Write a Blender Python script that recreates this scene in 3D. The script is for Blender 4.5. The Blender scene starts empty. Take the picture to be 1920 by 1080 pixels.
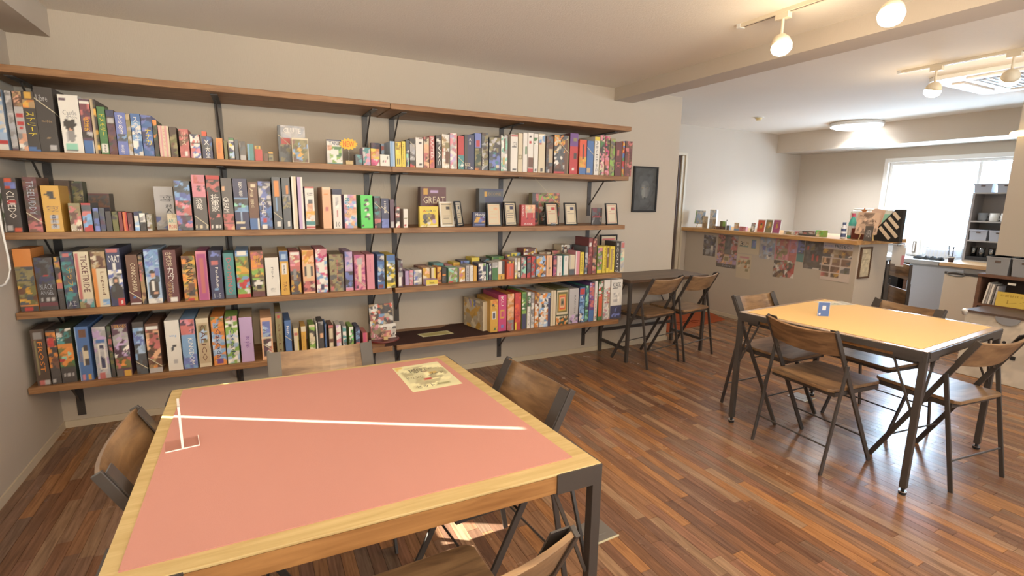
import bpy, math, random
from mathutils import Vector, Matrix
random.seed(7)
SC = bpy.context.scene
COL = SC.collection

# ---------------------------------------------------------------- camera
CAM = Vector((1.0921, -3.6695, 1.3829)); FOC = 942.77
FW = Vector((0.44556943, 0.87774958, -0.17613506)); RT = Vector((0.89285534, -0.45006619, 0.01580395)); UP = Vector((0.06540053, 0.16430488, 0.98423914))
cd = bpy.data.cameras.new('camera'); cam = bpy.data.objects.new('camera', cd); COL.objects.link(cam)
cd.sensor_width = 36.0; cd.lens = 36.0 * FOC / 1920.0; cd.clip_start = 0.02; cd.clip_end = 100
cam.matrix_world = Matrix(((RT.x, UP.x, -FW.x, CAM.x), (RT.y, UP.y, -FW.y, CAM.y), (RT.z, UP.z, -FW.z, CAM.z), (0, 0, 0, 1)))
SC.camera = cam

# ---------------------------------------------------------------- world, sun, window light, added rear fill, exposure
W = bpy.data.worlds.new('world'); SC.world = W; W.use_nodes = True
bg = W.node_tree.nodes['Background']; bg.inputs[0].default_value = (0.74, 0.86, 1.0, 1); bg.inputs[1].default_value = 2.6
SC.view_settings.view_transform = 'Standard'; SC.view_settings.look = 'None'
SC.view_settings.gamma = 1.0; SC.view_settings.use_curve_mapping = False
SC.view_settings.exposure = -0.13
def lamp(name, kind, loc, energy, color=(1, 1, 1), direction=None, **kw):
    d = bpy.data.lights.new(name, kind); d.energy = energy; d.color = color
    for k, v in kw.items(): setattr(d, k, v)
    o = bpy.data.objects.new(name, d); COL.objects.link(o); o.location = loc
    if direction: o.rotation_euler = Vector(direction).to_track_quat('-Z', 'Y').to_euler()
    return o
lamp('sun', 'SUN', (-3, 0, 4), 48, (1.0, 0.93, 0.80), (1, -0.56, -0.6), angle=0.006)
lamp('daylight_left_window', 'AREA', (-0.45, -2.2, 1.5), 58, (0.94, 0.97, 1.0), (1, 0, 1.1), shape='RECTANGLE', size=2.6, size_y=1.2)
lamp('rear_fill', 'AREA', (2.1, -5.5, 1.55), 265, (1.0, 0.93, 0.82), (-.2, 1, 2.8), shape='RECTANGLE', size=2.4, size_y=1.3)  # added fill aimed up at the ceiling, outside an assumed rear window
lamp('rear_fill_far', 'AREA', (5.3, -5.5, 1.55), 80, (0.95, 0.95, 0.96), (-1.3, 1, 1.0), shape='RECTANGLE', size=2.4, size_y=1.3)  # second added fill, aimed up and toward the left wall
lamp('daylight_kitchen_window', 'AREA', (8.75, -0.85, 1.5), 225, (0.60, 0.76, 1.0), (-1, 0.0, 0.1), shape='RECTANGLE', size=1.8, size_y=1.0)

# ---------------------------------------------------------------- helpers
def lin(c): return c / 12.92 if c <= 0.04045 else ((c + 0.055) / 1.055) ** 2.4
def hx(s):
    s = s.lstrip('#'); return tuple(lin(int(s[i:i + 2], 16) / 255) for i in (0, 2, 4))
def at(px, py, ax, v):
    d = FW + RT * ((px - 960) / FOC) - UP * ((py - 540) / FOC); i = 'xyz'.index(ax)
    return CAM + d * ((v - CAM[i]) / d[i])
def pj(p):
    v = Vector(p) - CAM; z = v.dot(FW); return 960 + FOC * v.dot(RT) / z, 540 - FOC * v.dot(UP) / z, z

MATS = {}
def mat(name, color, rough=0.5, metal=0.0, spec=0.5, noise=None, bump=None, emis=None, trans=0.0, coat=0.0):
    if name in MATS: return MATS[name]
    m = bpy.data.materials.new(name); m.use_nodes = True; nt = m.node_tree; b = nt.nodes['Principled BSDF']
    c = hx(color) if isinstance(color, str) else color
    b.inputs['Base Color'].default_value = (*c, 1); b.inputs['Roughness'].default_value = rough
    b.inputs['Metallic'].default_value = metal; b.inputs['Specular IOR Level'].default_value = spec
    b.inputs['Transmission Weight'].default_value = trans; b.inputs['Coat Weight'].default_value = coat
    if emis: b.inputs['Emission Color'].default_value = (*hx(emis[0]), 1); b.inputs['Emission Strength'].default_value = emis[1]
    if noise or bump: tc = nt.nodes.new('ShaderNodeNewGeometry')
    if noise:   # (scale xyz, amount, second colour)
        mp = nt.nodes.new('ShaderNodeMapping'); mp.inputs['Scale'].default_value = noise[0]; nt.links.new(tc.outputs['Position'], mp.inputs[0])
        n = nt.nodes.new('ShaderNodeTexNoise'); n.inputs['Scale'].default_value = 1; n.inputs['Detail'].default_value = 4; nt.links.new(mp.outputs[0], n.inputs[0])
        r = nt.nodes.new('ShaderNodeValToRGB'); r.color_ramp.elements[0].position = 0.5 - noise[1]; r.color_ramp.elements[1].position = 0.5 + noise[1]
        r.color_ramp.elements[0].color = (*hx(noise[2]), 1); r.color_ramp.elements[1].color = (*c, 1)
        nt.links.new(n.outputs[0], r.inputs[0]); nt.links.new(r.outputs[0], b.inputs['Base Color'])
    if bump:    # (scale xyz, strength, distance)
        mp = nt.nodes.new('ShaderNodeMapping'); mp.inputs['Scale'].default_value = bump[0]; nt.links.new(tc.outputs['Position'], mp.inputs[0])
        n = nt.nodes.new('ShaderNodeTexNoise'); n.inputs['Scale'].default_value = 1; n.inputs['Detail'].default_value = 3; nt.links.new(mp.outputs[0], n.inputs[0])
        u = nt.nodes.new('ShaderNodeBump'); u.inputs['Strength'].default_value = bump[1]; u.inputs['Distance'].default_value = bump[2]
        nt.links.new(n.outputs[0], u.inputs['Height']); nt.links.new(u.outputs[0], b.inputs['Normal'])
    MATS[name] = m; return m
def wood(name, dark, light, scale=(3, 40, 40), rough=0.5, contrast=0.22, attr=False):
    m = bpy.data.materials.new(name); m.use_nodes = True; nt = m.node_tree; b = nt.nodes['Principled BSDF']; b.inputs['Roughness'].default_value = rough
    tc = nt.nodes.new('ShaderNodeTexCoord'); oi = nt.nodes.new('ShaderNodeObjectInfo')
    ad = nt.nodes.new('ShaderNodeVectorMath'); ad.operation = 'ADD'; sc = nt.nodes.new('ShaderNodeVectorMath'); sc.operation = 'SCALE'; sc.inputs['Scale'].default_value = 7.0
    nt.links.new(oi.outputs['Random'], sc.inputs[0]); nt.links.new(tc.outputs['Object'], ad.inputs[0]); nt.links.new(sc.outputs[0], ad.inputs[1])
    mp = nt.nodes.new('ShaderNodeMapping'); mp.inputs['Scale'].default_value = scale; nt.links.new(ad.outputs[0], mp.inputs[0])
    n = nt.nodes.new('ShaderNodeTexNoise'); n.inputs['Scale'].default_value = 1; n.inputs['Detail'].default_value = 6; n.inputs['Distortion'].default_value = 0.6; nt.links.new(mp.outputs[0], n.inputs[0])
    r = nt.nodes.new('ShaderNodeValToRGB'); r.color_ramp.elements[0].position = 0.5 - contrast; r.color_ramp.elements[1].position = 0.5 + contrast
    r.color_ramp.elements[0].color = (*hx(dark), 1); r.color_ramp.elements[1].color = (*hx(light), 1)
    nt.links.new(n.outputs[0], r.inputs[0]); nt.links.new(r.outputs[0], b.inputs['Base Color'])
    MATS[name] = m; return m

class MB:
    def __init__(s): s.v = []; s.f = []
    def hexa(s, P):
        n = len(s.v); s.v += [tuple(p) for p in P]
        s.f += [(n, n+3, n+2, n+1), (n+4, n+5, n+6, n+7), (n, n+1, n+5, n+4), (n+1, n+2, n+6, n+5), (n+2, n+3, n+7, n+6), (n+3, n, n+4, n+7)]; return s
    def box(s, a, b):
        (x0, y0, z0), (x1, y1, z1) = a, b
        x0, x1 = sorted((x0, x1)); y0, y1 = sorted((y0, y1)); z0, z1 = sorted((z0, z1))
        return s.hexa([(x0,y0,z0),(x1,y0,z0),(x1,y1,z0),(x0,y1,z0),(x0,y0,z1),(x1,y0,z1),(x1,y1,z1),(x0,y1,z1)])
    def bar(s, p, q, w, h, up=(0, 0, 1)):     # w across, h along up
        p, q = Vector(p), Vector(q); d = (q - p).normalized(); u = Vector(up)
        if abs(d.dot(u)) > 0.98: u = Vector((0, 1, 0))
        r = d.cross(u).normalized(); u = r.cross(d).normalized(); r *= w / 2; u *= h / 2
        return s.hexa([p-r-u, p+r-u, q+r-u, q-r-u, p-r+u, p+r+u, q+r+u, q-r+u])
    def prism(s, pts, z0, z1):
        n = len(s.v); k = len(pts); s.v += [(x, y, z0) for x, y in pts] + [(x, y, z1) for x, y in pts]
        s.f.append(tuple(n + i for i in reversed(range(k)))); s.f.append(tuple(n + k + i for i in range(k)))
        for i in range(k): j = (i + 1) % k; s.f.append((n + i, n + j, n + k + j, n + k + i))
        return s
    def lathe(s, prof, seg=16, c=(0, 0, 0), axis='z'):
        n = len(s.v)
        for r, z in prof:
            for i in range(seg):
                a = 2 * math.pi * i / seg; x, y = r * math.cos(a), r * math.sin(a)
                p = (x, y, z) if axis == 'z' else ((z, x, y) if axis == 'x' else (y, z, x))
                s.v.append((p[0] + c[0], p[1] + c[1], p[2] + c[2]))
        for j in range(len(prof) - 1):
            for i in range(seg):
                k = (i + 1) % seg; s.f.append((n + j*seg + i, n + j*seg + k, n + (j+1)*seg + k, n + (j+1)*seg + i))
        if prof[0][0] > 1e-6: s.f.append(tuple(n + i for i in reversed(range(seg))))
        if prof[-1][0] > 1e-6: s.f.append(tuple(n + (len(prof)-1)*seg + i for i in range(seg)))
        return s
    def tube(s, pts, r, seg=8):
        pts = [Vector(p) for p in pts]; n = len(s.v); k = len(pts)
        for i, p in enumerate(pts):
            d = (pts[min(i+1, k-1)] - pts[max(i-1, 0)]).normalized(); u = Vector((0, 0, 1)) if abs(d.z) < 0.9 else Vector((1, 0, 0))
            a = d.cross(u).normalized(); b = a.cross(d)
            for j in range(seg): t = 2 * math.pi * j / seg; s.v.append(tuple(p + (a * math.cos(t) + b * math.sin(t)) * r))
        for i in range(k - 1):
            for j in range(seg): l = (j + 1) % seg; s.f.append((n+i*seg+j, n+i*seg+l, n+(i+1)*seg+l, n+(i+1)*seg+j))
        s.f.append(tuple(n + j for j in reversed(range(seg)))); s.f.append(tuple(n + (k-1)*seg + j for j in range(seg)))
        return s
    def build(s, name, m, parent=None, smooth=False, bevel=0.0, fix=True):
        me = bpy.data.meshes.new(name); me.from_pydata(s.v, [], s.f)
        if fix:
            import bmesh
            bm = bmesh.new(); bm.from_mesh(me); bmesh.ops.recalc_face_normals(bm, faces=bm.faces); bm.to_mesh(me); bm.free()
        me.materials.append(MATS[m] if isinstance(m, str) else m)
        if smooth: me.polygons.foreach_set('use_smooth', [True] * len(me.polygons))
        o = bpy.data.objects.new(name, me); COL.objects.link(o)
        if parent: o.parent = parent
        if bevel:
            b = o.modifiers.new('bevel', 'BEVEL'); b.width = bevel; b.segments = 2; b.limit_method = 'ANGLE'; b.angle_limit = 0.7
        return o
LAB = {}
def tag(o, label, cat, group=None):
    label = ' '.join(label.split()); n = len(label.replace(',', ' ').split())
    if not 4 <= n <= 16: print('LABEL LENGTH', n, label)
    if label in LAB and not group: print('DUPLICATE LABEL', label)
    LAB[label] = 1; o['label'] = label; o['category'] = cat
    if group: o['group'] = group
    return o
def thing(name, label, cat, loc=(0, 0, 0), rz=0.0, group=None):
    o = bpy.data.objects.new(name, None); COL.objects.link(o); o.empty_display_size = 0.1
    o.location = loc; o.rotation_euler = (0, 0, rz); return tag(o, label, cat, group)
def struct(o): o['kind'] = 'structure'; return o
def smooth_angle(o, ang=0.6): return o

# printed surfaces: one quad grid whose faces carry the print's colours
def print_material():
    m = bpy.data.materials.new('printed_card'); m.use_nodes = True; nt = m.node_tree; b = nt.nodes['Principled BSDF']
    a = nt.nodes.new('ShaderNodeAttribute'); a.attribute_name = 'Col'; nt.links.new(a.outputs['Color'], b.inputs['Base Color'])
    b.inputs['Roughness'].default_value = 0.42; MATS['print'] = m
print_material()
P = dict(white='#e9e4dd', cream='#dccdb0', beige='#c3ac8b', tan='#a98a62', brown='#6a4334', dkbrown='#43302a', black='#26242a', char='#38363c', slate='#4c5560',
 grey='#8c8a8c', ltgrey='#b9b6b8', silver='#a6a9b3', navy='#2b3560', blue='#3f6fae', sky='#7fa9d6', peri='#6b7cc2', ltblue='#a9c3e2', teal='#3c8c8f', mint='#8fcfb8',
 green='#3d7a45', ltgreen='#86b04e', lime='#4fd95a', olive='#6b6a38', dkgreen='#2c4634', yellow='#e8cf3f', gold='#d9a53c', orange='#e08b3c', orangered='#dd5534', red='#c02f35',
 dkred='#7c2632', maroon='#5f2833', wine='#6d2c40', pink='#d98b9c', hotpink='#c83a78', magenta='#b04a86', lilac='#bfa3cf', purple='#6a3f8c', plum='#54344f', peach='#e8b48c', flesh='#d9a184', rose='#c46a6a', khaki='#8d845c', dkgrey='#5a585b')
SOFT = [.15]  # share of grey-beige mixed in: lens veil in the colours, plus less saturation
def soft(c):
    k = SOFT[0]; return tuple(q * (1 - k) + g * k for q, g in zip(c, (.36, .30, .24)))
def pc(n): return soft(hx(P.get(n, n)))
def paint(nx, nz, base, els, seed):
    rnd = random.Random(seed); g = [[pc(base)] * nx for _ in range(nz)]
    for e in els:
        k = e[0]
        if k == 'B': rg = (0, 1, float(e[2]), float(e[3])); c = [pc(e[1])]
        elif k == 'K': rg = tuple(map(float, e[2:6])); c = [pc(e[1])]
        elif k in 'AR': rg = tuple(map(float, e[2:6])) if len(e) > 4 else (0, 1, float(e[2]), float(e[3])); c = [pc(q) for q in e[1].split('/')]
        elif k == 'D':
            cx, cz, rx, rz = map(float, e[2:6]); cc = pc(e[1])
            for j in range(nz):
                for i in range(nx):
                    if (((i + .5) / nx - cx) / rx) ** 2 + (((j + .5) / nz - cz) / rz) ** 2 <= 1: g[j][i] = cc
            continue
        else: continue
        cells = [(i, j) for j in range(nz) for i in range(nx) if rg[0] <= (i + .5) / nx <= rg[1] and rg[2] <= (j + .5) / nz <= rg[3]]
        if not cells: continue
        if k in 'BK':
            for i, j in cells: g[j][i] = c[0]
        elif k == 'A':     # patches of artwork
            ns = max(5, min(60, len(cells) // 8)); pts = [(rnd.choice(cells), rnd.choice(c), rnd.uniform(.8, 1.2)) for _ in range(ns)]
            for i, j in cells:
                b = min(pts, key=lambda p: (p[0][0] - i) ** 2 + (p[0][1] - j) ** 2 + rnd.random() * 1.2)
                g[j][i] = tuple(min(1, q * b[2]) for q in b[1])
        elif k == 'R':     # nested rings
            for i, j in cells:
                u = (i + .5) / nx; w = (j + .5) / nz
                dd = max(abs((u - (rg[0] + rg[1]) / 2) / max(1e-6, (rg[1] - rg[0]) / 2)), abs((w - (rg[2] + rg[3]) / 2) / max(1e-6, (rg[3] - rg[2]) / 2)))
                g[j][i] = c[min(len(c) - 1, int((1 - dd) * len(c)))]
    return g
def parse(spec): return [t.split() for t in spec.split(';') if t.strip()]
TXT = {}
def text_shape(body):
    if body in TXT: return TXT[body]
    cu = bpy.data.curves.new('lettering', 'FONT'); cu.body = body; cu.size = 1; cu.resolution_u = 1; cu.space_line = 0.86; cu.align_x = 'CENTER'
    o = bpy.data.objects.new('lettering', cu); me = bpy.data.meshes.new_from_object(o)
    V = [tuple(v.co) for v in me.vertices]; F = [tuple(p.vertices) for p in me.polygons]
    bpy.data.objects.remove(o); bpy.data.curves.remove(cu); bpy.data.meshes.remove(me)
    if not V: TXT[body] = ([], []); return TXT[body]
    x0 = min(v[0] for v in V); x1 = max(v[0] for v in V); y0 = min(v[1] for v in V); y1 = max(v[1] for v in V)
    TXT[body] = ([((v[0] - x0) / (x1 - x0), (v[1] - y0) / max(1e-6, y1 - y0)) for v in V], F); return TXT[body]
def textmat(c):
    n = 'ink_' + c.replace('#', '')
    return mat(n, P.get(c, c), 0.5)
def lettering(body, color, O, U, V, N, rect, mode, parent, name='title'):
    """body printed inside rect (u0,u1,v0,v1 in metres) of the face with corner O; mode H, T (turned, reads downwards) or S (stacked)"""
    src = '\n'.join(body) if mode == 'S' else body
    vs, fs = text_shape(src)
    if not vs: return
    u0, u1, v0, v1 = rect; out = []
    for a, b in vs:
        if mode == 'T': uu = u0 + (u1 - u0) * b; vv = v1 - (v1 - v0) * a
        else: uu = u0 + (u1 - u0) * a; vv = v0 + (v1 - v0) * b
        out.append(tuple(O + U * uu + V * vv + N * 0.0007))
    m = MB(); m.v = out; m.f = list(fs); o = m.build(name, textmat(color), parent, fix=False); return o
def card(name, O, U, V, w, h, depth, base, spec, parent=None, side=None, cell=0.0075, seed=None, rough=None, texts=True, loc=None):
    """a box standing on O (front lower left corner), front face w x h spanned by U and V, going back by depth; the front carries the print"""
    O = Vector(O); U = Vector(U).normalized(); V = Vector(V).normalized(); N = U.cross(V).normalized()
    els = parse(spec); cell *= .8; nx = max(3, min(30, int(w / cell))); nz = max(4, min(56, int(h / cell)))
    if seed is None: seed = hash((round(O.x, 3), round(O.y, 3), round(O.z, 3))) & 0xffff
    g = paint(nx + 1, nz + 1, base, els, seed)
    org = loc if loc is not None else O + U * (w / 2) - N * (depth / 2)
    vs = []; fs = []; cols = []
    for j in range(nz + 1):
        for i in range(nx + 1): vs.append(O + U * (w * i / nx) + V * (h * j / nz) - org)
    for j in range(nz):
        for i in range(nx):
            a = j * (nx + 1) + i; fs.append((a, a + 1, a + nx + 2, a + nx + 1)); cols.append((g[j][i], g[j][i+1], g[j+1][i+1], g[j+1][i]))
    n = len(vs); B = [O - N * depth, O + U * w - N * depth, O + U * w + V * h - N * depth, O + V * h - N * depth]
    vs += [p - org for p in B]; c0, c1, c2, c3 = 0, nx, (nx + 1) * (nz + 1) - 1, nz * (nx + 1)
    bot = list(range(0, nx + 1)); top = [nz * (nx + 1) + i for i in range(nx + 1)]; lef = [j * (nx + 1) for j in range(nz + 1)]; rig = [j * (nx + 1) + nx for j in range(nz + 1)]
    fs += [tuple([n, n + 1] + bot[::-1]), tuple(top + [n + 2, n + 3]), tuple([n] + lef + [n + 3]), tuple(rig[::-1] + [n + 1, n + 2])[::1], (n + 1, n, n + 3, n + 2)]
    sc = [e[1] for e in els if e[0] == 'O']; s = pc(sc[0]) if sc else (pc(side) if side else pc(base))
    cols += [[s] * len(f) for f in fs[-5:]]
    me = bpy.data.meshes.new(name); me.from_pydata([tuple(v) for v in vs], [], fs)
    ca = me.color_attributes.new('Col', 'FLOAT_COLOR', 'CORNER'); buf = []
    for cc in cols:
        for c in cc: buf += [c[0], c[1], c[2], 1.0]
    ca.data.foreach_set('color', buf); me.materials.append(MATS['print'])
    o = bpy.data.objects.new(name, me); COL.objects.link(o)
    if parent: o.parent = parent
    o.location = org
    O2 = O - org
    for e in els if texts else []:
        if e[0] in 'THS' and len(e) >= 5:
            a, b = float(e[2]), float(e[3])
            if len(e) > 6 and e[0] in 'THS' and e[4].replace('.', '').isdigit() and e[5].replace('.', '').isdigit(): ua, ub, body = float(e[4]), float(e[5]), ' '.join(e[6:])
            else: ua, ub, body = 0.2, 0.8, ' '.join(e[4:])
            lettering(body, e[1], O2, U, V, N, (ua * w, ub * w, a * h, b * h), e[0], o if not parent or parent.parent is None else parent)
        elif e[0] == 'E':   # elastic band across a lower corner
            z = float(e[1]) * h if len(e) > 1 else 0.22 * h; m = MB()
            a = O2 + V * (z + w * .9) + N * .0015; b = O2 + U * w + V * z + N * .0015
            m.bar(a, b, 0.004, 0.0016, up=N)
            m.bar(b, b - N * min(depth, .1) - V * .02, 0.004, 0.0016, up=U)
            m.build('elastic_band', mat('elastic', '#c9bfa6', 0.8), o)
    return o
# ---------------------------------------------------------------- materials of the room
mat('wallpaper', '#c3b8aa', 0.85, spec=0.2, bump=((260, 260, 30), 0.35, 0.002), noise=((2, 2, 1.2), 0.5, '#bdb1a2'))
mat('ceiling_paper', '#ece6dc', 0.9, spec=0.2, bump=((140, 140, 140), 0.5, 0.003), noise=((1.5, 1.5, 1.5), 0.5, '#e6dfd4'))
mat('baseboard_paint', '#cbbda6', 0.6); mat('white_paint', '#e8e4de', 0.45); mat('beige_trim', '#c9bba3', 0.5); mat('dark_gap', '#5a4a42', 0.6)
mat('black_steel', '#4a4441', 0.42, metal=0.1, spec=0.5); mat('chrome', '#c8c8c8', 0.2, metal=1.0); mat('rubber', '#232122', 0.7)
mat('white_plastic', '#e2e0dc', 0.4); mat('grey_plastic', '#8f9197', 0.5); mat('steel', '#c3c1be', 0.32, metal=0.4, noise=((2, 2, 6), 0.5, '#9d9a96'))
wood('shelf_wood', '#7a5538', '#a67c54', (5, 60, 60), 0.5); wood('shelf_wood_dark', '#5f4230', '#84593a', (5, 60, 60), 0.55)
wood('chair_wood', '#5f4635', '#a5835f', (6, 34, 34), 0.30, 0.26); wood('pale_wood', '#b89b66', '#d3ba86', (4, 50, 50), 0.45); wood('apron_wood', '#8f6238', '#b38350', (5, 60, 60), 0.5)
wood('desk_wood', '#4a3a30', '#6d5643', (5, 40, 40), 0.4); wood('counter_wood', '#a97a48', '#d0a36a', (30, 4, 30), 0.45); wood('brown_board', '#5c4134', '#74523f', (30, 4, 30), 0.5)

# ---------------------------------------------------------------- floor: strip planks running away from the shelf wall
fl = struct(MB().box((-0.12, -5.3, -0.14), (8.42, 1.34, -0.0085)).build('floor', mat('floor_base', '#3a281d', 0.7)))
def floor_material(name, per_object):
    m = bpy.data.materials.new(name); m.use_nodes = True; nt = m.node_tree; b = nt.nodes['Principled BSDF']
    if per_object: src = nt.nodes.new('ShaderNodeObjectInfo').outputs['Color']
    else:
        a = nt.nodes.new('ShaderNodeAttribute'); a.attribute_name = 'Col'; src = a.outputs['Color']
    g = nt.nodes.new('ShaderNodeNewGeometry'); mp = nt.nodes.new('ShaderNodeMapping'); mp.inputs['Scale'].default_value = (70, 5, 1)
    nt.links.new(g.outputs['Position'], mp.inputs[0]); n = nt.nodes.new('ShaderNodeTexNoise'); n.inputs['Scale'].default_value = 1; n.inputs['Detail'].default_value = 5; n.inputs['Distortion'].default_value = 0.8
    nt.links.new(mp.outputs[0], n.inputs[0])
    r = nt.nodes.new('ShaderNodeValToRGB'); r.color_ramp.elements[0].position = 0.3; r.color_ramp.elements[1].position = 0.7
    r.color_ramp.elements[0].color = (0.66, 0.62, 0.59, 1); r.color_ramp.elements[1].color = (1.22, 1.18, 1.12, 1); nt.links.new(n.outputs[0], r.inputs[0])
    x = nt.nodes.new('ShaderNodeMix'); x.data_type = 'RGBA'; x.blend_type = 'MULTIPLY'; x.inputs[0].default_value = 1.0
    nt.links.new(src, x.inputs[6]); nt.links.new(r.outputs[0], x.inputs[7]); nt.links.new(x.outputs[2], b.inputs['Base Color'])
    n2 = nt.nodes.new('ShaderNodeTexNoise'); n2.inputs['Scale'].default_value = 5; n2.inputs['Detail'].default_value = 4; nt.links.new(g.outputs['Position'], n2.inputs[0])
    mr = nt.nodes.new('ShaderNodeMapRange'); mr.inputs[1].default_value = 0.2; mr.inputs[2].default_value = 0.8; mr.inputs[3].default_value = 0.19; mr.inputs[4].default_value = 0.30
    nt.links.new(n2.outputs[0], mr.inputs[0]); nt.links.new(mr.outputs[0], b.inputs['Roughness'])
    MATS[name] = m
floor_material('plank_single', True); floor_material('plank_field', False)
TONES = ['#82604b', '#8c684d', '#745544', '#a0724a', '#927662', '#6c5144', '#886350', '#7c6152', '#a3754c', '#795742', '#987c64', '#766054', '#866650', '#7e5b45']
def calm(h):
    h = h.lstrip('#'); m = (136, 102, 79); return '#' + ''.join('%02x' % int(int(h[i*2:i*2+2], 16) * .78 + m[i] * .22) for i in range(3))
TONES = [calm(t) for t in TONES]
PW = 0.05; planks = []; rp = random.Random(3); LENS = [0.24, 0.31, 0.38, 0.45, 0.53, 0.62]
for i in range(int(8.3 / PW)):
    y = -5.2 - rp.random() * 0.5
    while y < 1.22:
        L = rp.choice(LENS); y0, y1 = y, y + L; y += L
        if y1 > 1.22 or y0 < -5.2: 
            y0 = max(y0, -5.2); y1 = min(y1, 1.22)
            if y1 - y0 < 0.02: continue
            planks.append([0, i * PW, y0, y1, rp.choice(TONES), False]); continue
        c = (i * PW + PW / 2, (y0 + y1) / 2, 0); q = pj(c); a = 0
        if q[2] > 0.4 and -40 < q[0] < 1960 and q[1] < 1100:
            A = [pj((i*PW, y0, 0)), pj((i*PW+PW, y0, 0)), pj((i*PW+PW, y1, 0)), pj((i*PW, y1, 0))]
            if all(t[2] > 0.3 for t in A): a = abs(sum(A[k][0]*A[(k+1) % 4][1] - A[(k+1) % 4][0]*A[k][1] for k in range(4))) / 2
            # planks under the near table top are hidden by it
            if 0.85 < c[0] < 1.5 and -2.6 < c[1] < -1.3: a *= 0.2
        planks.append([a, i * PW, y0, y1, rp.choice(TONES), True])
order = sorted([p for p in planks if p[5] and p[0] > 0], key=lambda p: -p[0])[:300]; chosen = set(id(p) for p in order)
pm = {}
for L in LENS:
    me = MB().box((-PW/2 + .0006, -L/2 + .0006, -0.0085), (PW/2 - .0006, L/2 - .0006, 0.0)).build('plank_shape', 'plank_single'); d = me.data; bpy.data.objects.remove(me); d.name = 'plank'; pm[round(L, 2)] = d
field = MB(); fc = []
for p in planks:
    a, x, y0, y1, t, full = p
    if id(p) in chosen:
        o = bpy.data.objects.new('plank', pm[round(y1 - y0, 2)]); COL.objects.link(o); o.parent = fl; o.location = (x + PW/2, (y0 + y1)/2, -rp.random() * 0.0004)
        k = rp.uniform(.98, 1.2); c = hx(t); o.color = (c[0]*k, c[1]*k, c[2]*k, 1)
    else:
        field.box((x + .0006, y0 + .0006, -0.0085), (x + PW - .0006, y1 - .0006, -rp.random() * 0.0004)); k = rp.uniform(.98, 1.2); c = hx(t); fc += [(c[0]*k, c[1]*k, c[2]*k, 1)] * 6
fo = field.build('plank_field', 'plank_field', fl, fix=False); fo['kind'] = 'stuff'
ca = fo.data.color_attributes.new('Col', 'FLOAT_COLOR', 'CORNER'); buf = []
for c in fc: buf += list(c) * 4
ca.data.foreach_set('color', buf)

# ---------------------------------------------------------------- walls and ceiling
H = 2.325
def wallbox(name, boxes, m='wallpaper'):
    b = MB()
    for p, q in boxes: b.box(p, q)
    return struct(b.build(name, m))
wallbox('wall_left', [((-.12, -5.3, 0), (0, -3.3, H)), ((-.12, -.74, 0), (0, 0.12, H)), ((-.12, -3.3, 0), (0, -.74, 1.0)), ((-.12, -3.3, 1.86), (0, -.74, H))])
wallbox('wall_back', [((0, 0, 0), (4.70, .12, H)), ((4.58, .12, 0), (4.70, 1.22, H))])
wallbox('wall_kitchen', [((4.58, 1.22, 0), (5.19, 1.34, H)), ((5.19, 1.22, 1.98), (6.04, 1.34, H)), ((6.04, 1.22, 0), (8.42, 1.34, H))])
wallbox('wall_window', [((8.30, .03, 0), (8.42, 1.22, H)), ((8.30, -2.7, 0), (8.42, -1.80, H)), ((8.30, -1.80, 0), (8.42, .03, .92)), ((8.30, -1.80, 1.90), (8.42, .03, H))])
wallbox('wall_right', [((7.0, -5.2, 0), (7.1, -1.61, H)), ((7.1, -2.7, 0), (8.30, -2.6, H))])
wallbox('wall_rear', [((0, -5.3, 0), (.9, -5.2, H)), ((3.3, -5.3, 0), (4.1, -5.2, H)), ((6.5, -5.3, 0), (7.1, -5.2, H)), ((.9, -5.3, 0), (3.3, -5.2, .9)), ((.9, -5.3, 2.2), (3.3, -5.2, H)), ((4.1, -5.3, 0), (6.5, -5.2, .9)), ((4.1, -5.3, 2.2), (6.5, -5.2, H))])
wallbox('ceiling', [((-.12, -5.3, H), (8.42, 1.34, H + .1))], 'ceiling_paper')
wallbox('ceiling_beam', [((3.912, -5.2, 2.222), (4.118, -.0005, H))])
wallbox('ceiling_beam', [((0.0, -5.2, 2.185), (.18, -.0005, H))])
wallbox('ceiling_beam', [((7.75, -2.6, 2.07), (8.30, 1.22, H))])
wallbox('baseboard_back', [((.008, -.008, 0), (4.708, 0, .042)), ((4.70, 0, 0), (4.708, 1.21, .042))], 'baseboard_paint')
wallbox('baseboard_left', [((0, -5.2, 0), (.008, 0, .042))], 'baseboard_paint')
wallbox('baseboard_right', [((6.992, -5.2, 0), (7.0, -1.61, .042))], 'baseboard_paint')

# windows
def window(name, x0, x1, y0, y1, z0, z1, axis, mull=1):
    """frame in the plane normal to axis ('x' or 'y')"""
    b = MB(); t = .035
    def fr(a, b_, z_, w_, d=.05):
        if axis == 'x': b.box((x0, a, z_), (x0 + d, b_, w_))
        else: b.box((a, y0, z_), (b_, y0 + d, w_))
    a0, a1 = (y0, y1) if axis == 'x' else (x0, x1)
    fr(a0, a1, z0, z0 + t); fr(a0, a1, z1 - t, z1); fr(a0, a0 + t, z0 + t, z1 - t); fr(a1 - t, a1, z0 + t, z1 - t)
    for k in range(mull): m_ = a0 + (a1 - a0) * (k + 1) / (mull + 1); fr(m_ - .014, m_ + .014, z0 + t, z1 - t)
    f = struct(b.build(name, 'white_paint'))
    for k in range(mull + 1):
        g0 = a0 + (a1 - a0) * k / (mull + 1) + .02; g1 = a0 + (a1 - a0) * (k + 1) / (mull + 1) - .02
        g = MB()
        if axis == 'x': g.box((x0 + .022, g0, z0 + .02), (x0 + .027, g1, z1 - .02))
        else: g.box((g0, y0 + .022, z0 + .02), (g1, y0 + .027, z1 - .02))
        g.build('pane', 'pane_glass', f)
    return f
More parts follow.
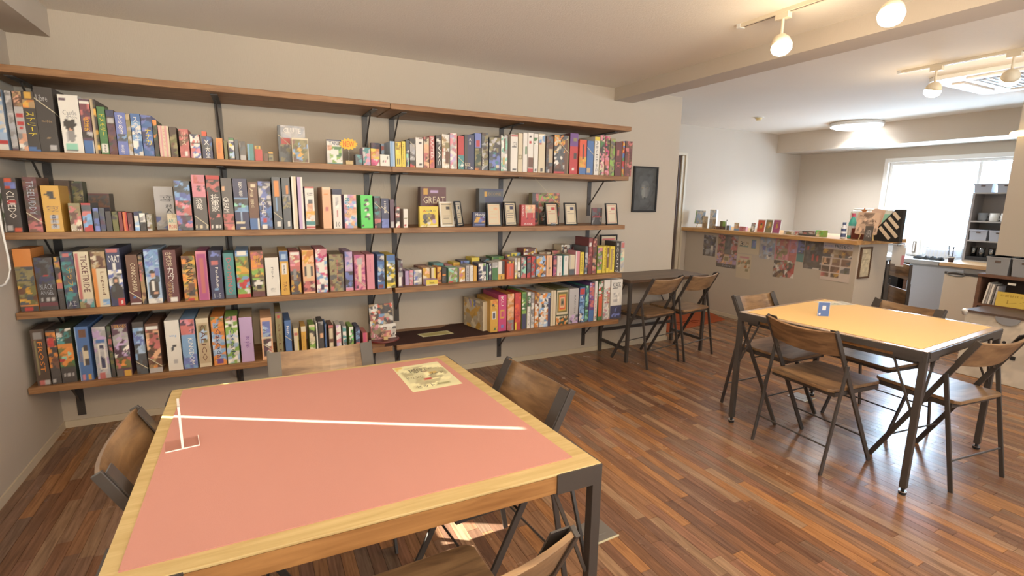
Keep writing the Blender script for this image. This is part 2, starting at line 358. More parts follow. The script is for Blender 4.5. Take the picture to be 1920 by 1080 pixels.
def clear_mat(name, tint='#ffffff', gloss=0.08, rough=0.02):
    m = bpy.data.materials.new(name); m.use_nodes = True; nt = m.node_tree; nt.nodes.remove(nt.nodes['Principled BSDF'])
    t = nt.nodes.new('ShaderNodeBsdfTransparent'); t.inputs[0].default_value = (*hx(tint), 1); g = nt.nodes.new('ShaderNodeBsdfGlossy'); g.inputs['Roughness'].default_value = rough
    x = nt.nodes.new('ShaderNodeMixShader'); x.inputs[0].default_value = gloss; nt.links.new(t.outputs[0], x.inputs[1]); nt.links.new(g.outputs[0], x.inputs[2]); nt.links.new(x.outputs[0], nt.nodes['Material Output'].inputs[0]); MATS[name] = m
clear_mat('pane_glass', '#f4f8f8', 0.04); clear_mat('acrylic', '#fdfcfb', 0.05, 0.05); clear_mat('drinking_glass', '#cfd4d8', 0.25, 0.05); clear_mat('shrink_film', '#e8e4dc', 0.12, 0.25)
window('window_1', 8.335, 0, -1.80, .03, .92, 1.90, 'x', 1)
window('window_2', -.09, 0, -3.3, -.74, 1.0, 1.86, 'x', 2)
window('window_3', .9, 3.3, -5.29, 0, .9, 2.2, 'y', 1)  # rear windows out of view, put in to light the room
window('window_4', 4.1, 6.5, -5.29, 0, .9, 2.2, 'y', 1)
tb = MB()
tb.box((8.288, .03, .92), (8.2995, .075, 1.90)).box((8.288, -1.85, .92), (8.2995, -1.80, 1.90)).box((8.288, -1.85, 1.90), (8.2995, .075, 1.95)).box((8.27, -1.85, .885), (8.2995, .075, .92))
struct(tb.build('trim_1', 'white_paint'))
# entrance door beside the end of the shelf wall
db = MB().box((5.19, 1.20, 0), (5.225, 1.30, 1.95)).box((6.012, 1.20, 0), (6.04, 1.30, 1.95)).box((5.19, 1.20, 1.95), (6.04, 1.30, 1.98))
dr = struct(db.build('door_1', 'beige_trim'))
MB().box((5.23, 1.245, .01), (5.93, 1.28, 1.945)).build('door_leaf', 'beige_trim', dr); MB().box((5.93, 1.232, .01), (5.965, 1.28, 1.945)).build('door_gap', 'dark_gap', dr); MB().box((5.965, 1.215, .01), (6.01, 1.28, 1.945)).build('door_stile', 'beige_trim', dr)
MB().box((5.28, 1.215, .95), (5.30, 1.245, 1.12)).build('door_handle', 'chrome', dr)
# roller blinds of the left window (they leave two gaps for the sun)
bm_ = bpy.data.materials.new('blind_cloth'); bm_.use_nodes = True; nt = bm_.node_tree; nt.nodes.remove(nt.nodes['Principled BSDF'])
t_ = nt.nodes.new('ShaderNodeBsdfTranslucent'); t_.inputs[0].default_value = (.62, .6, .56, 1); d_ = nt.nodes.new('ShaderNodeBsdfDiffuse'); d_.inputs[0].default_value = (.7, .68, .64, 1)
x_ = nt.nodes.new('ShaderNodeMixShader'); x_.inputs[0].default_value = .5; nt.links.new(t_.outputs[0], x_.inputs[1]); nt.links.new(d_.outputs[0], x_.inputs[2]); nt.links.new(x_.outputs[0], nt.nodes['Material Output'].inputs[0]); MATS['blind_cloth'] = bm_
for ya, yb, zb, lb in ((-1.159, -.742, 1.32, 'white roller blind nearest the shelf wall, stopping short of the sill'), (-1.462, -1.158, 1.005, 'narrow white roller blind in the middle of the left window'), (-3.298, -1.479, 1.005, 'wide white roller blind covering most of the left window')):
    r = thing('roller_blind', lb, 'blind', (-.03, (ya + yb) / 2, zb), group='blinds in the left window'); c = (ya + yb) / 2
    MB().box((-.0015, ya - c, 0), (.0015, yb - c, 1.855 - zb)).build('blind_cloth', 'blind_cloth', r)
    MB().lathe([(.018, ya - c), (.018, yb - c)], 12, (0, 0, 1.835 - zb), 'y').build('roller', 'white_plastic', r)
    MB().box((-.006, ya - c, 0), (.006, yb - c, .018)).build('bottom_rail', 'white_plastic', r)
pts = [at(-14, 300, 'x', .035), at(-4, 380, 'x', .035), at(2, 420, 'x', .035), at(8, 450, 'x', .035), at(15, 480, 'x', .035), at(18.5, 505, 'x', .035), at(16, 522, 'x', .035), at(9, 533, 'x', .035), at(0, 537, 'x', .035), at(-14, 530, 'x', .035), at(-30, 500, 'x', .035), at(-50, 380, 'x', .035)]
tag(MB().tube(pts, .0045, 8).build('blind_cord', mat('cord_white', '#f4f2ee', .5), smooth=True), 'looped white blind cord hanging at the left window', 'cord')

# ---------------------------------------------------------------- ceiling fittings
def glow(name, color, strength): return mat(name, color, .4, emis=(color, strength))
glow('lamp_white', '#f4f8ff', 9); glow('lamp_warm', '#fff3dc', 14); glow('lamp_warm_soft', '#ffe2ad', 2.2)
r = thing('ceiling_light', 'round white ceiling light glowing over the counter room', 'ceiling light', (7.5, .03, H))
MB().lathe([(.26, 0), (.275, -.015), (.275, -.035), (.262, -.045)], 40).build('lamp_rim', 'white_plastic', r)
MB().lathe([(.262, -.046), (.262, -.05), (.20, -.072), (.001, -.082)], 40).build('lamp_diffuser', 'lamp_white', r, smooth=True)
lamp('ceiling_light_glow', 'AREA', (7.5, .03, H - .10), 36, (.92, .96, 1.0), (0, 0, -1), shape='DISK', size=.5, spread=2.3)
r = thing('smoke_detector', 'small cream smoke detector on the ceiling near the counter room', 'smoke detector', (6.243, .38, H))
MB().lathe([(.04, 0), (.04, -.012), (.026, -.02), (.026, -.034), (.001, -.036)], 20).build('detector_body', mat('detector', '#e2cf9e', .5), r, smooth=False)
MB().lathe([(.055, 0), (.055, -.006)], 20).build('detector_base', 'white_plastic', r)
def track(x, y0, y1, label, heads, watts=26, cone=2.3):
    t = thing('lighting_track', label, 'track light', (x, y0, H))
    MB().box((-.017, y1 - y0, -.018), (.017, 0, 0)).build('rail', mat('track_white', '#ddd0b8', .5), t); MB().box((-.019, -.02, -.02), (.019, .004, 0)).build('end_cap', 'white_plastic', t)
    MB().box((-.004, y1 - y0 + .01, -.0185), (.004, -.03, -.0175)).build('groove', 'dark_gap', t)
    for hy, aim, lb in heads:
        s = thing('spotlight', lb, 'spotlight', (x, hy, H - .018)); d = Vector(aim).normalized()
        MB().box((-.015, -.035, -.026), (.015, .035, 0)).build('adapter', 'track_white', s)
        MB().lathe([(.007, -.026), (.007, -.11)], 10).build('stem', 'track_white', s)
        c = Vector((0, 0, -.135)); hd = MB().lathe([(.012, -.04), (.03, -.03), (.044, -.008), (.047, .012)], 20); q = d.to_track_quat('Z', 'Y').to_matrix()
        hd.v = [tuple(q @ Vector(v) + c) for v in hd.v]; hd.build('lamp_head', 'track_white', s, smooth=True)
        bl = MB().lathe([(.044, .010), (.049, .022), (.045, .042), (.028, .058), (.001, .064)], 20); bl.v = [tuple(q @ Vector(v) + c) for v in bl.v]; bl.build('bulb', 'lamp_warm', s, smooth=True)
        lamp('spotlight_beam', 'SPOT', Vector((x, hy, H - .018)) + c + d * .12, watts, (1, .74, .45), aim, spot_size=cone, spot_blend=.8, shadow_soft_size=.05)
track(3.50, -1.60, -4.6, 'white lighting track on the ceiling before the beam', [(-1.86, (-.05, -.35, -1), 'lit spotlight nearest the shelf wall, on the near track'), (-2.36, (-.5, -.3, -1), 'lit spotlight at the top edge, second on the near track'), (-3.6, (0, .3, -1), 'spotlight behind the viewer on the near track')])
track(5.30, -1.49, -4.6, 'white lighting track on the ceiling past the beam', [(-1.72, (.15, .3, -1), 'lit spotlight hanging before the ceiling air conditioner'), (-2.12, (.5, .3, -.5), 'lit spotlight at the right edge beside the air conditioner'), (-3.4, (0, .2, -1), 'spotlight out of view on the far track')])
track(1.15, -3.6, -5.0, 'white lighting track added behind the viewer, out of view', [(-3.95, (-.25, 1, -.22), 'first spotlight on the added track behind the viewer'), (-4.55, (.3, 1, -.2), 'second spotlight on the added track behind the viewer')], 75, 1.4)  # unseen track added to warm the ceiling and light the shelf wall
# warm points at the bare bulbs; the last two belong to the added track
for p, e in (((3.42, -1.98, 2.0), 5), ((3.34, -2.48, 2.0), 5), ((5.35, -1.58, 2.02), 3), ((5.46, -1.98, 2.05), 2), ((1.2, -3.9, 1.95), 9), ((1.2, -4.5, 1.95), 7)): lamp('bulb_glow', 'POINT', p, e, (1, .76, .48), shadow_soft_size=.05)
r = thing('air_conditioner', 'white cassette air conditioner set in the ceiling', 'air conditioner', (6.15, -1.95, H))
MB().prism([(-.47, -.42), (-.42, -.47), (.42, -.47), (.47, -.42), (.47, .42), (.42, .47), (-.42, .47), (-.47, .42)], -.03, 0).build('panel', 'white_plastic', r, bevel=.006)
MB().box((-.26, -.26, -.036), (.26, .26, -.03)).build('grille', 'grey_plastic', r)
for k in range(13): MB().box((-.25, -.245 + k * .04, -.04), (.25, -.233 + k * .04, -.036)).build('slat', 'white_plastic', r)
for k in range(4):
    f = MB().box((-.25, .32, -.042), (.25, .395, -.030)); a = k * math.pi / 2; f.v = [(x*math.cos(a) - y*math.sin(a), x*math.sin(a) + y*math.cos(a), z) for x, y, z in f.v]; f.build('louvre', 'white_paint', r)
r = thing('wall_lamp', 'warm glowing round wall lamp at the right edge', 'lamp', (6.93, -1.66, 1.985))
MB().lathe([(.028, .03), (.07, .022), (.078, .0), (.06, -.016), (.001, -.02)], 20).build('lamp_shade', 'lamp_warm_soft', r, smooth=True); MB().box((0, -.015, .0), (.07, .015, .03)).build('lamp_arm', 'white_plastic', r)
# ---------------------------------------------------------------- shelves
SZ = [1.953, 1.568, 1.180, .7855, .394]; SD = .416; TH = .034
RN = ['topmost', 'second', 'third', 'fourth', 'lowest']
for i, z in enumerate(SZ):
    for u, (xa, xb) in enumerate(((.004, 1.879), (1.882, 3.776))):
        zz = z - (.004 if (u and i == 0) else 0); xs = xb - (.0 if i < 2 else .006 * i)
        tag(MB().box((xa, -SD, zz - TH), (xs, -.004, zz)).build('shelf_board', 'shelf_wood', bevel=.0025), '%s brown wooden shelf board on the %s half of the wall' % (RN[i], ('left', 'right')[u]), 'shelf', 'wooden shelf boards')
BX = [.09, .93, 1.80, 1.985, 2.84, 3.69]; ORD = ['leftmost', 'second', 'third', 'fourth', 'fifth', 'rightmost']
bproto = None
for i, z in enumerate(SZ):
    for k, x in enumerate(BX):
        lb = 'black steel bracket under the %s shelf, %s from the left' % (RN[i], ORD[k]) if 0 < k < 5 else '%s black steel bracket under the %s shelf' % (ORD[k], RN[i])
        loc = (x, -.0005, z - TH - (.004 if (i == 0 and k > 2) else 0))
        if bproto is None:
            r = thing('shelf_bracket', lb, 'bracket', loc, group='shelf brackets')
            MB().box((-.019, -.0055, -.292), (.019, -.0005, -.0005)).build('upright', 'black_steel', r)
            MB().box((-.017, -.34, -.0055), (.017, -.0055, -.0005)).build('arm', 'black_steel', r)
            MB().bar((0, -.006, -.20), (.0, -.20, -.0055), .008, .008).build('brace', 'black_steel', r)
            for q in (-.05, -.14, -.25): MB().lathe([(.005, -.0085), (.005, -.0055)], 8, (0, 0, q), 'y').build('screw', 'black_steel', r)
            bproto = r
        else:
            r = bproto.copy(); COL.objects.link(r); r.location = loc
            for ch in bproto.children: c = ch.copy(); COL.objects.link(c); c.parent = r
            tag(r, lb, 'bracket', 'shelf brackets')

# ---------------------------------------------------------------- tables
def table(name, label, C, mlabel, mcolor, mat_in, wood_m, apron_m, band=False):
    """C: corners of the top, in order round the table"""
    Hh = .72; cx = sum(c[0] for c in C) / 4; cy = sum(c[1] for c in C) / 4
    t = thing(name, label, 'table', (cx, cy, 0)); L = [Vector((c[0] - cx, c[1] - cy, 0)) for c in C]
    def inset(d): return [p - p.normalized() * d * 1.414 for p in L]
    e = inset(.004); MB().prism([(p.x, p.y) for p in e], Hh - .007, Hh).build('tabletop', wood_m, t, bevel=.002)
    q = inset(.014 if not band else .03)
    for k in range(4):
        a, b = q[k], q[(k + 1) % 4]; d = (b - a).normalized()
        MB().bar(a + d * .10 + Vector((0, 0, Hh - .030)), b - d * .10 + Vector((0, 0, Hh - .030)), .018, .045).build('apron', apron_m, t)
        if band:
            g0, g1 = L[k], L[(k + 1) % 4]; MB().bar(g0 + d * .02 + Vector((0, 0, Hh - .018)), g1 - d * .02 + Vector((0, 0, Hh - .018)), .010, .030).build('edge_band', 'black_steel', t)
        ai, bi = inset(.05)[k], inset(.05)[(k + 1) % 4]
        MB().bar(ai + Vector((0, 0, Hh - .066)), bi + Vector((0, 0, Hh - .066)), .020, .020).build('rail', 'black_steel', t)
    o = L
    for k in range(4):
        p = inset(.0155)[k]; a = (L[(k + 1) % 4] - L[k]).normalized(); b = (L[(k - 1) % 4] - L[k]).normalized()
        lg = MB().bar(p + Vector((0, 0, .035)), p + Vector((0, 0, Hh - .002)), .028, .028, up=a).build('leg', 'black_steel', t, bevel=.0015)
        for d in (a, b):
            o_ = b if d is a else a; P0 = L[k] + o_ * .0085; MB().bar(P0 + d * .016 + Vector((0, 0, Hh - .028)), P0 + d * .135 + Vector((0, 0, Hh - .028)), .018, .052).build('corner_plate', 'black_steel', t)
            MB().bar(p + d * .12 + Vector((0, 0, Hh - .054)), p + d * .016 + Vector((0, 0, Hh - .31)), .009, .009).build('brace_rod', 'black_steel', t)
        MB().lathe([(.014, .0), (.017, .004), (.017, .014), (.008, .018), (.008, .036)], 14, p).build('levelling_foot', 'rubber', t)
        MB().lathe([(.0175, .015), (.0175, .019)], 14, p).build('foot_ring', 'chrome', t)
    return t
T1 = [(.794, -1.696), (1.776, -1.703), (1.845, -2.720), (.800, -2.705)]
T2 = [(3.695, -1.610), (3.788, -2.561), (4.736, -2.492), (4.640, -1.545)]
mat('yellow_top_trim', '#b79b86', .18); mat('tabletop_edge', '#b9a08a', .16)
table('game_table', 'square pale wood table with pink felt in the foreground', T1, '', '', .05, 'pale_wood', 'apron_wood')
table('game_table', 'square steel-framed table with yellow top by the counter', T2, '', '', .05, 'tabletop_edge', 'apron_wood', True)
mat('pink_felt', '#c68f84', .95, spec=.1, bump=((500, 500, 500), .5, .001), noise=((3, 3, 3), .4, '#c48b80')); mat('yellow_felt', '#e2bc80', .85, spec=.2, bump=((500, 500, 500), .4, .001))
tag(MB().prism([(.832, -1.722), (1.730, -1.738), (1.786, -2.664), (.834, -2.660)], .7202, .7228).build('felt_mat', 'pink_felt'), 'dusty pink felt mat lying on the foreground table', 'mat')
tag(MB().prism([(3.735, -1.640), (3.815, -2.522), (4.690, -2.455), (4.600, -1.585)], .7202, .7222).build('felt_mat', 'yellow_felt'), 'golden yellow felt mat covering the far table', 'mat')

# ---------------------------------------------------------------- folding chairs
def make_chair(label, group):
    t = thing('folding_chair', label, 'chair', group=group); w = .2; zt = .76
    top = lambda s: Vector((s * w, -.20, zt)); foot = lambda s: Vector((s * w, .20, .006)); piv = lambda s: Vector((s * w, -.20 + .40 * (zt - .565) / zt, .565))
    d = (top(1) - foot(1)).normalized()
    for s in (-1, 1):
        MB().bar(foot(s) - d * .006, top(s), .011, .024, up=(0, 1, .5)).build('back_post', 'black_steel', t, bevel=.0015)
        rl = piv(s) + Vector((s * .012, 0, 0)); rf = Vector((s * (w + .012), -.20, .0))
        MB().bar(rf, rl + Vector((0, 0, .01)), .010, .020, up=(0, 1, .1)).build('rear_leg', 'black_steel', t, bevel=.0015)
        MB().lathe([(.007, -.008), (.007, .022)], 10, piv(s) - Vector((.006, 0, 0)), 'x').build('pivot_bolt', 'chrome', t)
        p0 = top(s) - d * .008; p1 = top(s) - d * .145
        MB().bar(p0 - Vector((s * .022, -.0135, -.006)), p1 - Vector((s * .022, -.0135, -.006)), .045, .004, up=(0, 1, .5)).build('end_plate', 'black_steel', t)
    # curved wooden back panel
    n = 12; b = MB(); nrm = Vector((0, .885, .466))
    for k in range(n + 1):
        x = -w + .004 + (2 * w - .008) * k / n; bow = -.032 * (1 - (x / w) ** 2)
        for zz in (0, 1):
            c = Vector((x, -.20, zt)) - d * (.004 if zz else .148); c = Vector((x, c.y, c.z)) + nrm * bow
            b.v += [tuple(c + nrm * .006), tuple(c - nrm * .006)]
    for k in range(n):
        i = 4 * k; b.f += [(i, i+4, i+6, i+2), (i+1, i+3, i+7, i+5), (i, i+1, i+5, i+4), (i+2, i+6, i+7, i+3)]
    b.f += [(0, 2, 3, 1), (4*n, 4*n+1, 4*n+3, 4*n+2)]
    b.build('backrest', 'chair_wood', t, bevel=.001)
    # seat
    ss = [(-.184, -.135), (-.165, -.155), (.165, -.155), (.184, -.135), (.184, .225), (.165, .245), (-.165, .245), (-.184, .225)]
    MB().prism(ss, .428, .446).build('seat', 'chair_wood', t, bevel=.003)
    MB().box((-.186, -.13, .405), (-.170, .22, .4275)).box((.170, -.13, .405), (.186, .22, .4275)).box((-.17, -.13, .405), (.17, -.114, .4275)).box((-.17, .20, .405), (.17, .216, .4275)).build('seat_frame', 'black_steel', t)
    for p, q in ((Vector((-w, .115, .158)), Vector((w, .115, .158))), (Vector((-w - .01, -.173, .15)), Vector((w + .01, -.173, .15))), (Vector((-w, .0, .385)), Vector((w, .0, .385)))):
        MB().tube([p, q], .0045, 8).build('cross_bar', 'black_steel', t)
    return t
def copy_tree(o, parent=None):
    c = o.copy(); COL.objects.link(c); c.parent = parent
    for ch in list(o.children): copy_tree(ch, c)
    return c
CH = [(1.30, -1.70, 180, 'folding chair behind the pink-topped table, back to the shelves', 'g1'),
      (.935, -2.13, -90, 'folding chair at the left side of the pink-topped table', 'g1'),
      (1.776, -2.17, 95, 'folding chair at the right side of the pink-topped table', 'g1'),
      (1.39, -2.765, 2, 'folding chair at the near side of the pink-topped table', 'g1'),
      (3.815, -2.070, -94, 'folding chair on the near-left side of the yellow table', 'g2'),
      (4.265, -2.465, -6, 'folding chair on the near-right side of the yellow table', 'g2'),
      (4.125, -1.575, 180, 'folding chair on the far-left side of the yellow table', 'g2'),
      (4.575, -2.00, 86, 'folding chair on the far-right side of the yellow table', 'g2'),
      (4.072, -.40, 10, 'folding chair at the wall desk, the one nearer the shelves', 'g3'),
      (4.512, -.375, 10, 'folding chair at the wall desk, the one nearer the doorway', 'g3')]
GR = {'g1': 'chairs round the pink-topped table', 'g2': 'chairs round the yellow table', 'g3': 'chairs at the wall desk'}
cp = None
for x, y, a, lb, g in CH:
    lb = 'brown wooden ' + lb
    if cp is None: cp = make_chair(lb, GR[g]); o = cp
    else: o = copy_tree(cp); tag(o, lb, 'chair', GR[g])
    o.location = (x, y, 0); o.rotation_euler = (0, 0, math.radians(a))

# ---------------------------------------------------------------- wall desk
r = thing('wall_desk', 'narrow dark wood desk on black steel legs at the wall', 'desk', (4.305, -.215, 0))
MB().box((-.455, -.205, .695), (.455, .205, .72)).build('desk_top', 'desk_wood', r, bevel=.002)
for sx in (-1, 1):
    for sy in (-1, 1): MB().box((sx*.44 - .0125, sy*.19 - .0125, 0), (sx*.44 + .0125, sy*.19 + .0125, .695)).build('leg', 'black_steel', r)
    MB().box((sx*.44 - .01, -.178, .10), (sx*.44 + .01, .178, .125)).build('side_rail', 'black_steel', r); MB().box((sx*.44 - .01, -.178, .67), (sx*.44 + .01, .178, .694)).build('side_rail', 'black_steel', r)
MB().box((-.428, .18, .185), (.428, .20, .21)).build('back_rail', 'black_steel', r); MB().box((-.428, .18, .67), (.428, .2, .694)).build('back_rail', 'black_steel', r)
for s in (-1, 1): MB().bar((s*.43, .185, .21), (s*.15, .185, .67), .007, .007).build('brace_rod', 'black_steel', r)

# ---------------------------------------------------------------- things on the tables, on the floor and on the wall
o = card('menu_sheet', (1.533, -2.066, .7232), (1, .05, 0), (-.02, 1, 0), .185, .272, .0015, '#efe9bb', 'K #e0c060 .04 .2 .82 .95;A #efe9bb/#efe9bb/#b9b18a/#cfc79a .08 .94 .1 .9;K red .42 .54 .36 .41;K #d9b35a .62 .74 .56 .62;K #8b8a4c .55 .8 .14 .17;K #a06a4a .48 .6 .66 .7;H #5a5648 .66 .82 .26 .6 MENU;H #6a6656 .44 .54 .1 .44 ドリンク;H #6a6656 .5 .58 .6 .9 フード;H #6a6656 .08 .18 .12 .5 セット;H #6a6656 .7 .78 .66 .94 ゲーム', cell=.012, seed=5)
tag(o, 'pale yellow printed menu sheet on the pink-topped table', 'menu')
r = thing('acrylic_stand', 'clear acrylic sign stand at the left of the pink felt', 'stand', (.878, -2.168, .7236), math.radians(8))
MB().box((-.038, -.032, 0), (.038, .032, .003)).build('base', 'acrylic', r); MB().box((-.0025, -.03, .003), (.0025, .03, .118)).build('upright', 'acrylic', r)
MB().box((-.0028, -.0315, .003), (.0028, -.030, .118)).box((-.0028, -.0315, .1165), (.0028, .0315, .118)).box((.0365, -.032, .0005), (.038, .032, .0035)).box((-.038, -.0335, .0005), (.038, -.032, .0035)).build('polished_edge', mat('acrylic_edge', '#f2ecea', .3), r)
r = thing('table_card', 'small blue upright card with a white square on the yellow table', 'sign', (4.06, -1.905, .7222), math.radians(-35))
card('card', (-.033, -.004, 0), (1, 0, 0), (0, 0, 1), .066, .088, .002, '#3a68ad', 'K white 0 .06 0 1;K white .94 1 0 1;K white 0 1 .94 1;K #e9dfe6 .36 .68 .42 .72;K #f0f4ff .16 .3 .1 .22', r, cell=.004, seed=2); MB().box((-.033, -.012, 0), (.033, .02, .0015)).build('card_foot', 'acrylic', r)
o = card('paper_sheet', (4.40, -1.72, .7224), (.95, -.32, 0), (.32, .95, 0), .22, .12, .001, '#cfc3a6', 'A #cfc3a6/#a7a08c/#8d9a7c/#d9d0b8 0 1 0 1', cell=.012, seed=9); tag(o, 'patterned paper sheet at the far corner of the yellow table', 'paper')
mat('outlet_metal', '#8d8884', .35, metal=.5)
for x, y, rz, lb in ((2.29, -2.13, 3, 'square grey floor outlet cover beside the pink-topped table'), (4.52, -1.55, 3, 'square grey floor outlet cover under the yellow table')):
    r = thing('floor_outlet', lb, 'outlet cover', (x, y, .0), math.radians(rz), 'floor outlet covers'); MB().box((-.065, -.065, 0), (.065, .065, .004)).build('plate', 'outlet_metal', r, bevel=.001)
    MB().box((-.067, -.070, .0), (.067, -.065, .005)).build('lip', mat('outlet_lip', '#d8d0b0', .4), r); MB().box((-.03, -.03, .004), (.03, .03, .0055)).build('lid', 'outlet_metal', r)
r = thing('framed_poster', 'black-framed dark poster of a wolf face on the wall', 'picture', (4.305, 0, 1.48))
card('print', (-.128, -.012, -.19), (1, 0, 0), (0, 0, 1), .256, .38, .004, '#3d3a42', 'A #3f3c44/#45424b/#4a4750 0 1 0 1;D #56525b .5 .52 .34 .3;D #5f5a62 .3 .72 .09 .1;D #5f5a62 .72 .72 .09 .1;D #7b7478 .5 .5 .2 .2;D #948b8a .42 .56 .08 .05;D #6d6568 .6 .56 .07 .05;D #a89d98 .45 .42 .09 .13;D #8c8284 .56 .42 .06 .12;D #2a272c .5 .30 .05 .03;D #d0a878 .40 .535 .03 .015;D #b08f70 .60 .535 .025 .013;A #4b4750/#58535b .3 .7 .08 .25', r, cell=.009, seed=44)
MB().box((-.143, -.02, -.205), (-.127, -.0005, .205)).box((.127, -.02, -.205), (.143, -.0005, .205)).box((-.127, -.02, -.205), (.127, -.0005, -.189)).box((-.127, -.02, .189), (.127, -.0005, .205)).build('frame', mat('frame_black', '#1f1c1c', .35), r)
MB().box((-.127, -.0135, -.189), (.127, -.0125, .189)).build('glazing', 'pane_glass', r)
o = MB().prism([(4.93, .20), (5.98, .37), (6.115, .72), (5.75, .93), (5.0, .80)], .0005, .008).build('door_mat', mat('mat_orange', '#a25437', .95, spec=.1, bump=((300, 300, 300), .5, .002))); tag(o, 'orange door mat on the floor by the entrance', 'mat')
for i, (bx, sx) in enumerate(((5.30, .07), (5.42, .05), (5.56, .06))):
    a = MB(); a.tube([Vector((bx + sx * math.cos(t * .55), .42 + sx * .9 * math.sin(t * .55), .0085)) for t in range(9)], .006, 5); a.build('printed_loop', mat('mat_ink', '#7c3216', .9), o)
